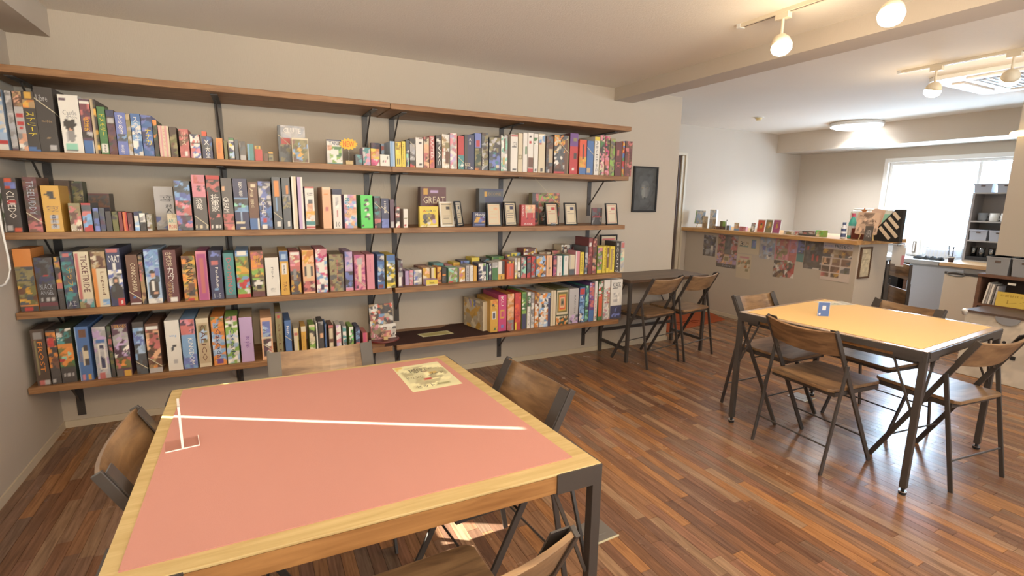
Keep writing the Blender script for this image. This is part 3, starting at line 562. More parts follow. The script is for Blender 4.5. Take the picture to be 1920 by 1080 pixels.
# ---------------------------------------------------------------- board game boxes on the shelves
# px left, px right (front face, at its foot), px top | base colour | description | print
ROWS = {
('1L', 1, 'top row, left half'): '''
-22 18 166|ltblue|pale blue box with a red swoosh, cut by the left edge|A ltblue/white/sky .3 .85;B orange .86 1;A tan/orange/dkbrown .86 1;B white 0 .1;B red .1 .17;K white .3 1 .04 .1
24 36 170|grey|thin grey-white box second from the left wall|A grey/ltgrey/silver 0 1;B plum 0 .05
38 55 171|ltgrey|pale box printed with red rings and a brown face|A tan/brown/flesh .74 1;K red .2 .8 .56 .62;K red .2 .8 .44 .5;K red .3 .7 .36 .41;A flesh/white/grey 0 .3
55 78 171|black|black box with yellow graffiti letters and blue corner|A gold/orange/tan .72 .86;K gold .3 .7 .88 .97;T yellow .26 .66 .15 .85 ストリート;B blue 0 .09;K black .6 1 .05 .09
78 113 163|black|wide black box with thin gold script lettering|H ltgrey .78 .88 .1 .7 Libre;H tan .46 .5 .25 .8 mobile;K ltgrey .5 .85 .04 .12;K tan .2 .7 .885 .892;K tan .4 .55 .22 .23;E .62
121 159 178|white|tall white box with a black winged drawing and teal foot|K plum .08 .42 .90 .94;H grey .66 .74 .15 .85 Castle;H grey .6 .66 .3 .85 dHole;D black .44 .5 .30 .06;D black .3 .54 .1 .05;D black .6 .54 .1 .05;D black .44 .44 .2 .06;D flesh .44 .41 .08 .02;D grey .46 .30 .2 .1;K ltgrey .2 .3 .2 .36;K mint .15 .72 .05 .18;K dkgrey .15 .72 .045 .055
160 179 186|plum|purple-brown box with yellow letters and blue foot|B white .92 .95;A rose/plum/wine .6 .9;S gold .42 .68 怪談;A plum/black/ltgrey .3 .42;B blue 0 .24;K white .82 1 0 .24
180 190 186|black|narrow black box with gold specks beside the green one|A black/gold/olive/black .1 .95;K beige .1 .5 0 1
191 206 200|green|green box with yellow letters and a white label|T yellow .40 .84 .2 .85 ドメモリー;K white .2 .8 .05 .22;S black .06 .21 .4 .7 作名
207 222 206|dkbrown|dark brown box with a navy top|A navy/peri .84 1;K ltgrey .2 .8 .7 .8;A plum/dkgreen/brown/maroon 0 .68
223 243 211|peri|periwinkle blue box with white vertical lettering|S white .5 .94 .25 .75 ひらめき;A sky/slate/peri .34 .5;T white .03 .24 .3 .6 HOBBY
243 251 214|beige|narrow beige box between two blue ones|A beige/khaki/ltgrey 0 1
252 270 213|blue|blue box with white speckles and white lettering|A blue/sky/white/blue 0 .8;S white .38 .92 .25 .75 スカル王
271 291 216|peri|blue-violet box with yellow vertical lettering|A peri/blue/navy 0 1;S yellow .28 .68 .3 .85 ナナカ
292 300 225|dkgreen|narrow dark green box with orange strokes|A dkgreen/orange/black/dkgreen 0 1
301 321 236|cream|cream two-volume box with pink stripes|K pink 0 .14 0 1;K pink .3 .36 0 1;K pink .66 .72 0 1;T rose .2 .9 .42 .62 ロストシティ
322 335 238|dkbrown|dark brown box beside the pink-striped one|A dkbrown/brown/olive/khaki 0 1
339 357 242|rose|rose-brown box with cream letters|A rose/brown/rose 0 .9;S cream .45 .92 .25 .75 パリス;K white .5 .75 .1 .22
359 378 268|ltgrey|small white box with red and violet pictures, lower of two|A ltgrey/pink/peri/white/rose 0 1;B black .94 1
381 400 256|navy|navy box with a white cross and white lettering|A navy/blue/slate 0 1;H white .62 .85 .2 .7 X;S white .04 .55 .3 .75 大全
407 420 259|orange|small orange box|T rose .3 .8 .25 .7 ORANGE
422 428 264|olive|thin olive box beside the small orange one|
431 441 258|navy|small navy and white box with a yellow dot|A navy/white/ltblue/green .1 .95;K yellow .2 .6 .6 .7
442 449 262|slate|thin slate grey box|
451 462 265|ltgrey|small grey box with a white streak|A slate/ltgrey/dkgrey .3 1;B ltgrey 0 .3
465 477 270|teal|small teal box|K sky .1 .25 0 1
479 493 280|red|small red box under a yellow one|
496 503 288|brown|tiny brown box|
504 513 285|black|tiny black box with gold top|B gold .8 1;A khaki/black .1 .7''',
('1R', 1, 'top row, right half'): '''
667 680 290|slate|small slate blue box left of the pastel pack|A slate/teal/slate 0 1
681 695 277|lilac|small box with pink and teal pastel print|A pink/ltgrey/teal/lilac 0 1
696 712 279|yellow|small yellow box with a face and pink foot|A flesh/orange/yellow .4 1;A pink/hotpink/white 0 .4
713 731 290|white|small white box dotted in black and pink|K black .3 .36 .3 .5;K hotpink .55 .6 .3 .5;K black .75 .8 .6 .8
732 741 265|ltblue|narrow light blue box beside the yellow one|K sky .3 .5 0 1
742 753 267|yellow|yellow box with black figures|A yellow/gold/olive .5 .95;K black .3 .4 .1 .35;K black .6 .7 .1 .35;H black .7 .8 .2 .8 BANG
754 761 265|yellow|narrow bright yellow box|T black .1 .9 .3 .6 YELLOWBOX
762 768 262|slate|thin slate box with round emblem|A slate/ltgrey/mint/slate 0 1
769 779 260|black|black box with a white vertical picture and band|A silver/ltgrey/dkgrey .25 .8;A orange/red/black 0 .2;E .72
780 794 258|white|white box with a black spade mark|K maroon .4 .85 .93 .96;K char .5 .8 .77 .85;K char .5 .8 .08 .15
795 805 257|brown|brown box with cream spots|A rose/peach/cream/brown/dkbrown 0 1
806 815 255|rose|red-brown box with white vertical letters|T white .3 .95 .25 .8 RAFTER;A orange/rose 0 .25
818 828 254|char|narrow charcoal box with large white letters|K white .1 .45 .8 .9;T white .1 .85 .35 .85 EVAC
829 843 252|cream|cream box with a brown panel|A cream/tan/white 0 1;K brown .5 .85 .15 .5;K red .1 .2 .3 .6;K khaki .5 .85 .6 .75
844 857 250|ltgrey|pale pink and grey box with a ring|A ltgrey/pink/white/lilac 0 1;K peach .85 1 0 1
859 870 255|red|box with red upper half and teal foot|B teal .25 .42;A white/teal/mint 0 .25;E .2
871 889 253|navy|dark navy box with white letters at its foot|K char 0 .3 0 1;S white .72 .92 .45 .7 AB;H cream .1 .2 .05 .6 RISE;H white .02 .08 .1 .9 1-5
890 902 250|blue|blue box with a red square over green artwork|B peri .62 1;K red .2 .8 .64 .8;A olive/dkgreen/khaki/black .1 .6;A orange/brown 0 .1
903 915 249|slate|slate box with slanting artwork and white side text|A slate/khaki/dkbrown/ltgrey 0 1;T white .02 .4 .1 .35 DUNEBUG
917 938 258|slate|wide box with yellow sky over blue-green artwork|K gold .05 .6 .55 1;A slate/peri/teal/navy 0 .55;A khaki/ltgrey/char .55 1;K cream .6 .85 .1 .18
939 951 254|ltgrey|pale mint box with a brown figure strip|A mint/ltgrey/white 0 1;K brown .4 .7 .55 .9;K gold .3 .6 .2 .4;K dkgreen .2 .6 .96 1
957 970 252|white|white box with a red cap and three dots|K rose .1 .95 .93 .98;K char .2 .8 .64 .67;H char .68 .8 .3 .8 123;K dkgrey .3 .8 .04 .1
971 979 250|cream|thin cream box with a ring drawing|K khaki .2 .8 .34 .44;K cream .35 .65 .36 .42
980 988 249|white|thin white box with a green stroke|K green .5 .75 .45 .65
989 999 249|white|white box with a brown foot panel|K brown .1 .95 .13 .38;B red 0 .1;K red .3 .6 .72 .78;K char .3 .6 .88 .92
1000 1008 251|white|white box with red edge and blue top picture|K red .0 .06 0 1;A sky/white/green .72 .95;K char .3 .7 .04 .1
1009 1021 251|cream|cream box with thin red edge|A white/sky .76 .95;K red 0 .05 0 1;K char .3 .7 .04 .12;K rose .1 .4 .72 .76
1023 1036 256|dkbrown|dark brown box with a pale oval|A dkbrown/slate/brown 0 1;K beige .45 .85 .3 .66;K ltgrey .3 .5 .02 .12
1038 1065 254|dkbrown|wide framed box with painted figures and red foot|A orange/gold/dkbrown/slate/cream .55 1;A white/slate/dkgrey/brown .12 .55;B red 0 .06;K brown .7 1 0 .9;K khaki .92 1 0 1;E .55
1067 1082 250|red|red box with a purple top and a dark bird|B purple .68 1;K khaki .4 .8 .8 .88;K char .5 .8 .38 .52;K white .3 .6 .1 .16;O maroon
1085 1098 262|orangered|orange box with yellow centre and blue foot|A gold/orange .22 .5;B blue 0 .2;K char .5 .6 .45 .85
1099 1111 264|blue|plain blue box with cream disc|K beige .1 .6 .06 .2;E .6
1113 1122 257|white|thin white box with black vertical writing|T char .1 .9 .3 .7 ABCDE-FG;B yellow .9 1
1123 1132 254|cream|cream box with green and red strokes|A cream/pink/green/char/cream 0 1
1133 1141 256|rose|rosy box with black and green letters|A rose/pink/olive/black/hotpink 0 1
1142 1151 260|khaki|grey-green box with pale green picture|A khaki/ltgreen/dkgrey/khaki 0 1
1152 1164 266|maroon|dark maroon box next to the rainbow-edged one|K rose .3 .5 .6 .75;T rose .25 .4 .2 .8 LX
1165 1169 265|orange|thin rainbow-edged box near the shelf end|A orange/gold/green/blue/red 0 1
1170 1183 265|maroon|last maroon box at the right end|A maroon/brown/rose/maroon 0 1;T rose .3 .7 .4 .6 LEGEND''',
('2L', 2, 'second row, left half'): '''
-20 4 336|dkgreen|dark green box cut by the left edge|A dkgreen/black/ltgrey/dkgreen 0 1
14 44 333|char|charcoal box with big white block letters, one in red|K orangered .3 .7 .88 .98;A peri/orangered .3 .85 .8 .9;K red .3 .75 .53 .6;T white .26 .76 .28 .78 CLUEDO;K orangered .55 .9 .02 .1;K ltgrey .1 .35 .04 .14
55 82 332|brown|dark brown box with tall grey letters and a band|A brown/dkbrown/maroon 0 1;A rose/maroon/brown 0 .26;T silver .32 .93 .25 .75 TREELUDDY;E .18
87 121 348|gold|yellow box with a black ink figure and three white squares|D black .5 .84 .2 .035;D black .34 .80 .14 .025;D black .55 .76 .12 .06;D dkgreen .4 .8 .08 .02;D black .68 .72 .1 .015;T navy .44 .56 .2 .9 幻ランド;K ltgrey .35 .72 .28 .38;K ltgrey .35 .72 .18 .27;K ltgrey .35 .72 .08 .17;S navy .09 .38 .42 .64 森村林
134 156 381|tan|small beige box with a painted crowd|B khaki .86 1;A tan/rose/khaki/cream/brown .1 .86;H white .02 .09 .1 .9 PICTE
158 176 381|slate|small box with red and blue patches|A slate/red/teal/rose/sky 0 .9;B red .92 1;K red .1 .6 .02 .16
178 189 390|slate|small box with a pale violet stripe|K navy 0 .2 0 1;A peri/slate .3 1 0 1
190 200 390|navy|small navy box with murky artwork|A navy/slate/plum 0 1
201 212 396|char|plain dark grey small box|
213 224 397|olive|dark olive small box|A olive/char .6 1
225 232 397|dkred|thin dark red small box|
233 241 398|red|small bright red box with pink stripe|K orange .3 .5 0 1
242 251 399|maroon|small maroon box|A maroon/rose/maroon 0 1
254 263 397|ltblue|small navy-topped light blue box|B navy .75 1;A ltblue/sky/white 0 .75
264 275 400|ltgrey|small pale grey box with black foot|A ltgrey/white/grey .5 1;A slate/char 0 .5
277 287 402|khaki|small translucent brown box|A khaki/brown/ltgrey 0 1
334 363 339|slate|blue-grey box with a swirling pink fighter|A slate/sky/slate/peri .6 1;A pink/ltgrey/slate/rose .3 .6;A slate/plum/peri/pink 0 .3
367 392 328|dkgrey|grey box with pink top and white block letters|B pink .60 1;A rose/pink .85 .98;A dkgrey/pink .7 .8;S white .38 .58 .2 .7 恐竜;K cream .1 .2 .04 .1;K cream .4 .5 .04 .1;K cream .8 .95 .04 .1;E .08
394 419 329|char|charcoal box framed in red with white strokes|K red 0 .1 0 1;B red .92 1;A rose/char .7 .9;S white .34 .66 .25 .85 将軍家;A rose/char .2 .3;K white .2 .3 .05 .1;K white .5 .6 .05 .1;K white .75 .85 .05 .1
421 441 334|dkgrey|dark grey box with white stencil letters and red foot|K peach .1 .35 .76 .84;T white .34 .64 .1 .6 CREAM;A rose/brown .14 .32;A peach/rose/brown 0 .13
443 469 335|navy|navy box with a blue winged figure in the middle|B navy .62 1;S white .66 .94 .38 .66 夜と塔;B sky .36 .62;A sky/slate/char/mint .38 .6;K ltblue .45 .52 .16 .36;K cream .1 .7 .12 .16;K cream .35 .65 .03 .07
470 488 342|brown|brown box with cream lettering and a blue foot|T cream .45 .88 .2 .55 月影;K cream .3 .8 .9 .96;B blue 0 .24;K white .82 .95 0 .24
489 512 340|peri|blue-violet box with white brush letters|A peri/slate/ltgrey/navy .5 1;A navy/peri/blue 0 .5;S white .28 .66 .15 .55 天下布;K red .25 .5 .15 .24;K white .2 .55 .03 .1
515 531 332|slate|slate box with an orange strip and band|K orange .2 .75 .62 .92;K sky .4 .55 .35 .6;K white .4 .8 .05 .16;E .2
533 548 333|slate|slate box with a faint ornament|K orange .45 .7 .68 .84;A slate/khaki/grey .4 .65;K white .45 .8 .06 .16
551 560 331|cream|thin cream box|K white 0 .3 0 1;K beige .55 .6 0 1
562 572 332|lilac|thin lilac box with white edge|K white .7 1 0 1
575 592 350|white|white box with a drawn head and red cap|B red .95 1;T char .78 .86 .2 .9 旅人;A char/slate .3 .8 .58 .7;A flesh/flesh/peach .25 .75 .44 .6;A white/gold/peach .2 .44;B teal .1 .2;B red .03 .08
607 623 351|peach|peach box with small red emblem|K orange .2 .7 .8 .83;K rose .3 .7 .42 .52;K cream .1 .9 .92 1
626 642 365|white|white box with thin grey drawing|A ltgrey/white .3 .7 .6 .9;K rose .45 .6 .35 .55;H dkgrey .05 .2 .3 .8 10
647 670 365|lilac|lilac box with pastel girls and teal letters|A lilac/sky/pink/peach/white 0 1;T teal .4 .9 .1 .4 MOTTO
678 700 366|lime|bright green box with black and white heads|D black .5 .84 .2 .04;D black .34 .7 .12 .03;D white .58 .72 .14 .04;D black .5 .56 .2 .06;D white .42 .54 .08 .03;D white .6 .4 .14 .05;D black .5 .34 .2 .04;D black .66 .28 .1 .03;K black .1 .25 .05 .12
703 715 368|slate|narrow slate box with a band|A slate/teal/black/plum .3 1;A rose/brown/black 0 .3;E .62
716 730 372|navy|navy box with white letters and a band|S white .5 .9 .35 .65 天国;A navy/peri 0 .3;E .5
732 740 374|plum|narrow dark violet box|K ltgrey .3 .7 .04 .24
742 750 388|dkred|small black, red and white box|A white/black/rose/dkred 0 1
757 765 392|white|small white box alone after the violet ones|K red .2 .5 .1 .2;K khaki .3 .7 .5 .52''',
('3L', 3, 'third row, left half'): '''
40 74 467|orange|box with orange top over soldiers in green|A olive/khaki/gold/slate/brown .12 .55;A slate/khaki .5 .72;B char 0 .1;K red .25 .7 .02 .08
76 111 483|char|black box with blue ring and thin capitals|A slate/navy/char .5 1;K char .3 .7 .66 .8;K red .4 .65 .64 .67;H silver .40 .5 .15 .85 BLACK;H silver .30 .38 .15 .85 ANGEL;K ltgrey .15 .28 .18 .24;K ltgrey .42 .55 .18 .24;K ltgrey .7 .85 .18 .24;B wine .1 .15
113 124 482|char|narrow black box with red planet|A char/gold/rose/char/slate .3 1;K rose .1 .9 .4 .52;T dkgrey .05 .3 .3 .7 RISE
126 150 472|slate|steel blue box with gold vertical letters|A slate/navy/teal 0 1;K rose .2 .7 .9 .96;T gold .3 .72 .35 .75 テラフォ;H ltgrey .04 .14 .2 .8 人工
151 178 472|cream|cream train game box with dark red lettering|K rose .12 .28 0 .96;T maroon .28 .94 .42 .86 TICKETRIDE;A khaki/teal/ltgrey/brown 0 .16
181 208 472|cream|cream box with orange stripe and brown script|K orange 0 .3 .0 .7;A tan/brown/cream .7 1;T brown .22 .64 .5 .8 Legend;A sky/white .5 .95 .04 .15
210 236 466|navy|navy box with white ship-like tower and red emblem|B navy .78 1;K rose .15 .75 .92 .98;H white .76 .88 .1 .95 ORAT;A peri/ltgrey/slate/white .3 .62;D white .5 .68 .07 .08;D ltgrey .5 .58 .14 .06;D char .5 .42 .25 .1;D flesh .52 .44 .1 .03;D char .5 .25 .45 .14;D slate .3 .3 .15 .05;K red .5 .98 .0 .13;K white .68 .8 .04 .1
245 267 478|brown|brown box with cream capitals and a band|B brown 0 1;T cream .26 .84 .35 .75 CONCORDIA;B maroon 0 .26;K blue .3 .6 .13 .18;K white .15 .85 .03 .05;E .1
268 276 478|char|narrow dark box with painted people|A char/rose/brown/slate/tan 0 1
279 306 468|ltblue|pale blue box with a man in a dark suit|K white 0 .08 0 1;A sky/ltblue/peri .5 1;D char .5 .28 .36 .18;D flesh .48 .53 .15 .055;D black .46 .585 .17 .03;D flesh .58 .2 .16 .03;A peri/slate .6 .95 .4 .66;K white .4 .5 .24 .42;A white/ltgrey 0 .1
314 338 469|maroon|dark red box with white brush katakana|T cream .7 .96 .2 .7 古代文明;S white .40 .68 .25 .75 カヴ;T tan .08 .4 .15 .45 GERNA;T white .18 .4 .5 .6 LEGEND;K white .3 .75 .02 .1
347 372 480|gold|jungle adventure box with dark gold capitals|A brown/olive/gold/tan/orange 0 1;T dkbrown .4 .95 .3 .8 ARNAK;A char/brown .4 .8 .12 .4;K red .3 .7 .02 .08
374 394 471|magenta|magenta-pink box with pale edges|K pink 0 .08 0 1;K pink .9 1 0 1;B pink .94 1;K rose .3 .7 .15 .85
398 421 470|navy|royal navy box with white script|A peri/navy .78 1;K rose .25 .7 .7 .78;T white .24 .66 .45 .7 Pendulum;H silver .03 .12 .2 .8 1-5;K sky .3 .6 .2 .23
424 444 475|teal|blue-grey box with cream and red outlined letters|K slate 0 1 0 .1;T rose .1 .9 .28 .72 DOMINO;K slate 0 .1 0 1
447 471 470|sky|blue box with cartoon tree and red foot|B blue .93 1;K white .15 .85 .9 .97;A ltgreen/gold/olive .5 .88;A sky/red/ltgreen .16 .5;A ltgreen/white .08 .2;B red 0 .08;K red .2 .5 .25 .33
475 498 470|brown|brown box with gold glyph above a panda|A brown/rose/orange .6 .95;S gold .68 .9 .2 .8 熊猫;A olive/gold/ltgreen .44 .6;A khaki/ltgreen/char .12 .42;D white .5 .3 .3 .07;D black .3 .35 .1 .02;D black .7 .35 .1 .02;D black .55 .22 .2 .05;B maroon 0 .1
501 526 483|white|plain cream-white box with fine black writing|S char .45 .75 .42 .58 コリト;A ltgrey/white .3 .7 .1 .2;O beige
528 544 470|gold|yellow box with a blue top|B blue .76 .97;K ltblue .3 .7 .8 .92;K white .3 .7 .46 .7;S char .48 .68 .38 .62 宝探;T brown .1 .3 .3 .7 TAG
547 566 472|rose|coral box with castle picture|A rose/pink/cream .66 .95;K white .15 .85 .92 .97;A slate/char/brown/gold 0 .55;K grey .3 .6 .35 .6
570 592 469|peach|cream box with orange fur and maroon pattern|A orange/gold/peach .7 .98;K char .2 .8 .4 .62;K cream .35 .65 .36 .66;A wine/rose/cream .04 .28
595 616 467|pink|white box patterned in pink and blue|A white/hotpink/sky/pink/white 0 1;K white .3 .7 .45 .7;K navy .4 .6 .06 .2
620 646 477|khaki|wrapped khaki-grey box in clear film|A khaki/brown/dkgrey/khaki 0 1;T rose .3 .85 .5 .6 BONSAI;K rose .05 .25 .06 .14
649 663 472|lilac|lilac box with a misty picture|A lilac/ltgrey/peri .5 1;A slate/char/peri .1 .5;B pink 0 .08
666 686 478|pink|pink box with pale panel and a band|A pink/magenta/pink 0 1;K cream .35 .65 .25 .7;K ltgrey .25 .75 .72 .9;K plum .2 .4 .04 .12;E .1
689 703 477|pink|narrow pink box with rose border|K rose .2 .24 .1 .9;K rose .7 .74 .1 .9;T magenta .5 .85 .4 .55 LOVE
709 722 477|blue|blue box with white splashes|A blue/white/sky/navy .2 .95;K dkred .1 .8 .03 .14
726 742 478|yellow|yellow box with blue splashes|A yellow/olive/sky/white 0 .8;B blue .8 1;K black .5 .7 .15 .3
747 756 488|plum|small dark violet box with white note|A plum/slate/ltgrey .4 1;K white .2 .7 .05 .38''',
('3F', 3, 'front of the third row, right half'): '''
760 767 508|lilac|tiny lilac pack left of the card packs|
768 775 507|ltgrey|tiny pale pack near the middle bracket|A ltgrey/pink 0 1
776 791 506|ltgrey|small white pack with blue edges|A ltgrey/peri/white/silver 0 1
793 806 502|peach|small peach pack behind the lying box|A peach/gold/cream 0 1
809 817 502|cream|small cream and yellow pack|K yellow .6 .9 0 1
820 828 501|orange|small orange pack with dark strokes|A orange/gold/brown 0 1
829 837 502|black|small black pack with orange bar|K orange .1 .9 .5 .56;A black/dkgrey 0 .4
841 858 502|mint|small mint green pack|A mint/ltgreen/khaki/ltgrey 0 1;K red .0 .5 0 .1
861 872 502|white|small white pack with pink and gold dabs|A white/pink/gold/white 0 1
874 880 498|ltgrey|thin pale pack with grey letters|T char .1 .9 .3 .7 GAMES
881 887 498|white|thin white pack with a black line|T char .1 .9 .5 .7 LINES
888 894 499|gold|thin golden pack|K rose .4 .6 0 1
897 911 494|navy|navy pack with white ribbon cross|A navy/white/navy/ltgreen 0 1;K white .5 .6 0 1;K white 0 1 .4 .45
912 916 496|mint|thin mint striped pack|K char .5 .9 0 1
917 921 494|navy|thin navy pack with white dots|A navy/white/slate 0 1
923 933 492|white|pack with white top and green body|B green 0 .7;A ltgrey/white .7 1
934 946 490|white|white pack with yellow foot and black side|K char .55 1 .3 1;B gold 0 .3;K char .4 .5 .05 .2
950 963 490|orangered|orange-red pack|K rose .45 .55 .2 .7;A yellow/char .85 1
965 969 484|white|thin white pack with yellow dots|A white/yellow/ltgrey 0 1
970 975 484|cream|thin cream pack with black dots|A cream/char/white 0 1
977 986 483|ltgrey|pale grey pack with teal and red|A ltgrey/rose/slate/mint 0 1
988 995 482|slate|blue-grey pack with red berries|A slate/red/slate 0 1
996 1003 481|red|red-grey pack with berries|A red/slate/red/grey 0 1
1005 1023 480|ltgrey|wide pack with yellow and blue comic scene|A gold/sky/cream/orange/ltblue/char 0 1
1024 1035 479|peach|pale pink pack with black mark|K beige .35 .6 .1 .9;K char .5 .7 .36 .44
1037 1043 480|plum|thin plum and pink pack|A plum/magenta/rose 0 1
1044 1053 480|white|white pack with thin grey writing|T grey .1 .9 .55 .7 MINUTE;K rose .5 .8 .05 .15
1055 1065 479|teal|white pack with teal edge|K white .2 1 .02 .98;K char .5 .6 .7 .9
1067 1077 478|cream|cream pack with dark green foot|B slate 0 .3;K ltgrey .1 .2 .3 1
1078 1086 471|pink|pale pink tall pack|K white 0 .3 0 1
1087 1094 473|yellow|yellow pack with black vertical letters|T brown .1 .9 .3 .7 KUHHANDEL
1096 1101 462|slate|thin slate pack with white marks|A slate/ltgrey/rose/slate 0 1
1102 1109 446|dkred|tall dark red box near the right bracket|A dkred/rose/dkred 0 1;K white .2 .7 .75 .85
1110 1117 448|rose|tall red box with brown figures|A dkred/rose/flesh/brown/char 0 1
1119 1128 462|ltgreen|box with green artwork, left of the yellow trio|B yellow 0 .14;A ltgreen/olive/pink/grey .14 .95;B yellow .95 1
1129 1135 462|yellow|first of the yellow trio|T brown .05 .95 .5 .85 ABALONE
1136 1141 462|yellow|second of the yellow trio, with brown stripe|K brown .3 .7 .2 .95;K white .4 .6 .6 .7
1142 1151 462|yellow|third and widest of the yellow trio|T char .3 .9 .6 .8 JUNGLE;K tan .2 .5 .1 .9
1152 1160 453|black|black box with white vertical letters|T white .1 .95 .3 .75 SCOUT;H white .02 .07 .1 .9 12
1162 1169 453|ltgrey|pale green box at the shelf's right end|A mint/cream/ltgrey 0 .75;K rose .2 .8 .8 .95''',
('4L', 4, 'bottom row, left half'): '''
71 97 618|dkbrown|large dark box with orange vertical letters|K grey .25 .8 .82 .93;T orange .24 .78 .4 .75 FROST;K khaki .2 .3 .2 .8;K rose .2 .5 .02 .1;K ltgrey .6 .85 .03 .1;A dkbrown/char/brown .8 .82
99 117 620|char|dark box with red blossom and a hand|A char/brown/orange/char .15 .95;A rose/red .1 .7 .68 .85;K ltgrey .1 .4 .04 .1
118 146 616|dkgreen|dark green box with armoured monsters|A white/teal/dkgreen/char .7 1;A red/green/orange/mint/olive .3 .72;B char 0 .28;K ltgrey .2 .3 .12 .18;K ltgrey .45 .55 .12 .18;K ltgrey .7 .8 .12 .18
152 177 613|blue|bright blue box with two small birds|K brown .3 .8 .8 .93;K cream .45 .8 .28 .62;K char .5 .75 .56 .66;K char .5 .75 .28 .4;T tan .35 .55 .15 .35 WINGS;K pink .25 .42 .02 .12;K gold .65 .8 .02 .12;K ltblue 0 .06 0 1
184 209 613|silver|silver-lilac wrapped box with blue emblem|A silver/lilac/ltgrey 0 1;K blue .2 .8 .68 .74;K white .3 .8 .18 .66;A navy/ltgrey .4 .7 .2 .64;K rose .2 .55 0 .12
211 218 612|dkgreen|narrow dark green box with red flower|A dkgreen/olive/rose/char 0 1
220 249 608|plum|violet box with white stag and yellow title|H gold .93 .99 .05 .95 HEROES;A lilac/plum/ltgrey .6 .92;A white/plum/lilac/slate .35 .6;A brown/orange/olive/rose .16 .36;K gold .5 .9 0 .12;K dkgrey 0 .4 0 .14
258 279 604|char|black box with a blue mountain window|A sky/slate/peri/ltblue .0 .85 .28 .88;A char/slate .0 .28;E .1
281 306 607|brown|brown box with painted warriors and white foot|A brown/peach/rose/dkbrown .25 .9;K white .1 .9 .88 .94;B ltgrey 0 .12;A tan/orange/brown .1 .3;E .12
317 344 601|white|white box with a small black bird|H sky .66 .72 .25 .75 wing;D char .52 .49 .12 .03;D slate .45 .45 .08 .04;D char .36 .41 .05 .03;K ltgrey .4 .7 .15 .22
346 372 599|sky|blue box with pink corner and violet title|A pink/rose/plum .0 1 .68 1;T white .08 .62 .45 .8 KINGDOM;A sky/peri 0 .3
375 398 597|cream|cream box with brown carved lettering|K beige .12 .88 .08 .9;T brown .12 .88 .3 .7 CALICO;A ltblue/khaki .2 .8 .5 .85
402 426 594|orange|orange box with blue cloud lettering|A sky/white/orange/olive .75 1;T navy .15 .75 .3 .7 Cascada;A sky/ltblue/orange .1 .7;K purple .25 .7 .04 .14
428 451 593|ltgreen|green box with blue cloud lettering|A pink/white/ltgreen/char .75 1;T navy .15 .75 .35 .7 Cascade;A ltblue/ltgreen/white .02 .7
454 478 595|lilac|large pale lilac box with purple script|T purple .32 .58 .3 .8 ito plus;O beige
493 514 596|peach|cream-framed box with a night scene|A slate/peri/ltblue .15 .85 .55 .92;B cream .5 .55;A plum/white/char/rose .15 .85 .08 .5;E .2
521 533 585|khaki|khaki box with red seal|K red .3 .65 .86 .92;T brown .1 .75 .35 .7 GOLF;B plum .95 1
537 549 601|blue|bright blue box with white curve|T white .62 .85 .3 .7 Fish;E .45
553 562 616|cream|narrow cream box with red dot|K rose .2 .8 .72 .84;K yellow .85 1 0 1
567 576 612|gold|cream-topped golden box|B cream .82 1;T tan .2 .7 .3 .6 GOLD
582 593 609|ltgreen|pale green box dotted in black|A ltgreen/cream/char/ltgreen/cream 0 .9;B cream .9 1
595 598 606|white|thin white edge-on box|
599 609 603|char|black box with cream dot|K peach .4 .75 .5 .62;A grey/char .8 1
611 615 608|blue|thin blue and black box|K char .5 1 0 1
618 627 610|brown|brown box with cream blocks|K cream .2 .8 .5 .85;K cream .3 .7 .1 .35;K rose .1 .9 .9 1
632 641 610|white|small white box with lilac strokes|A white/lilac/white/pink 0 1
644 651 612|ltgrey|small pale box with teal drops|A white/teal/slate/ltgrey 0 1
656 664 613|ltgreen|small leaf-green box|A ltgreen/lime/white/dkgreen 0 1
668 676 614|navy|small navy and crimson box|A blue/sky/navy .3 .9;B rose 0 .3
681 690 624|rose|small coral box at the end of the row|K hotpink .3 .5 0 1''',
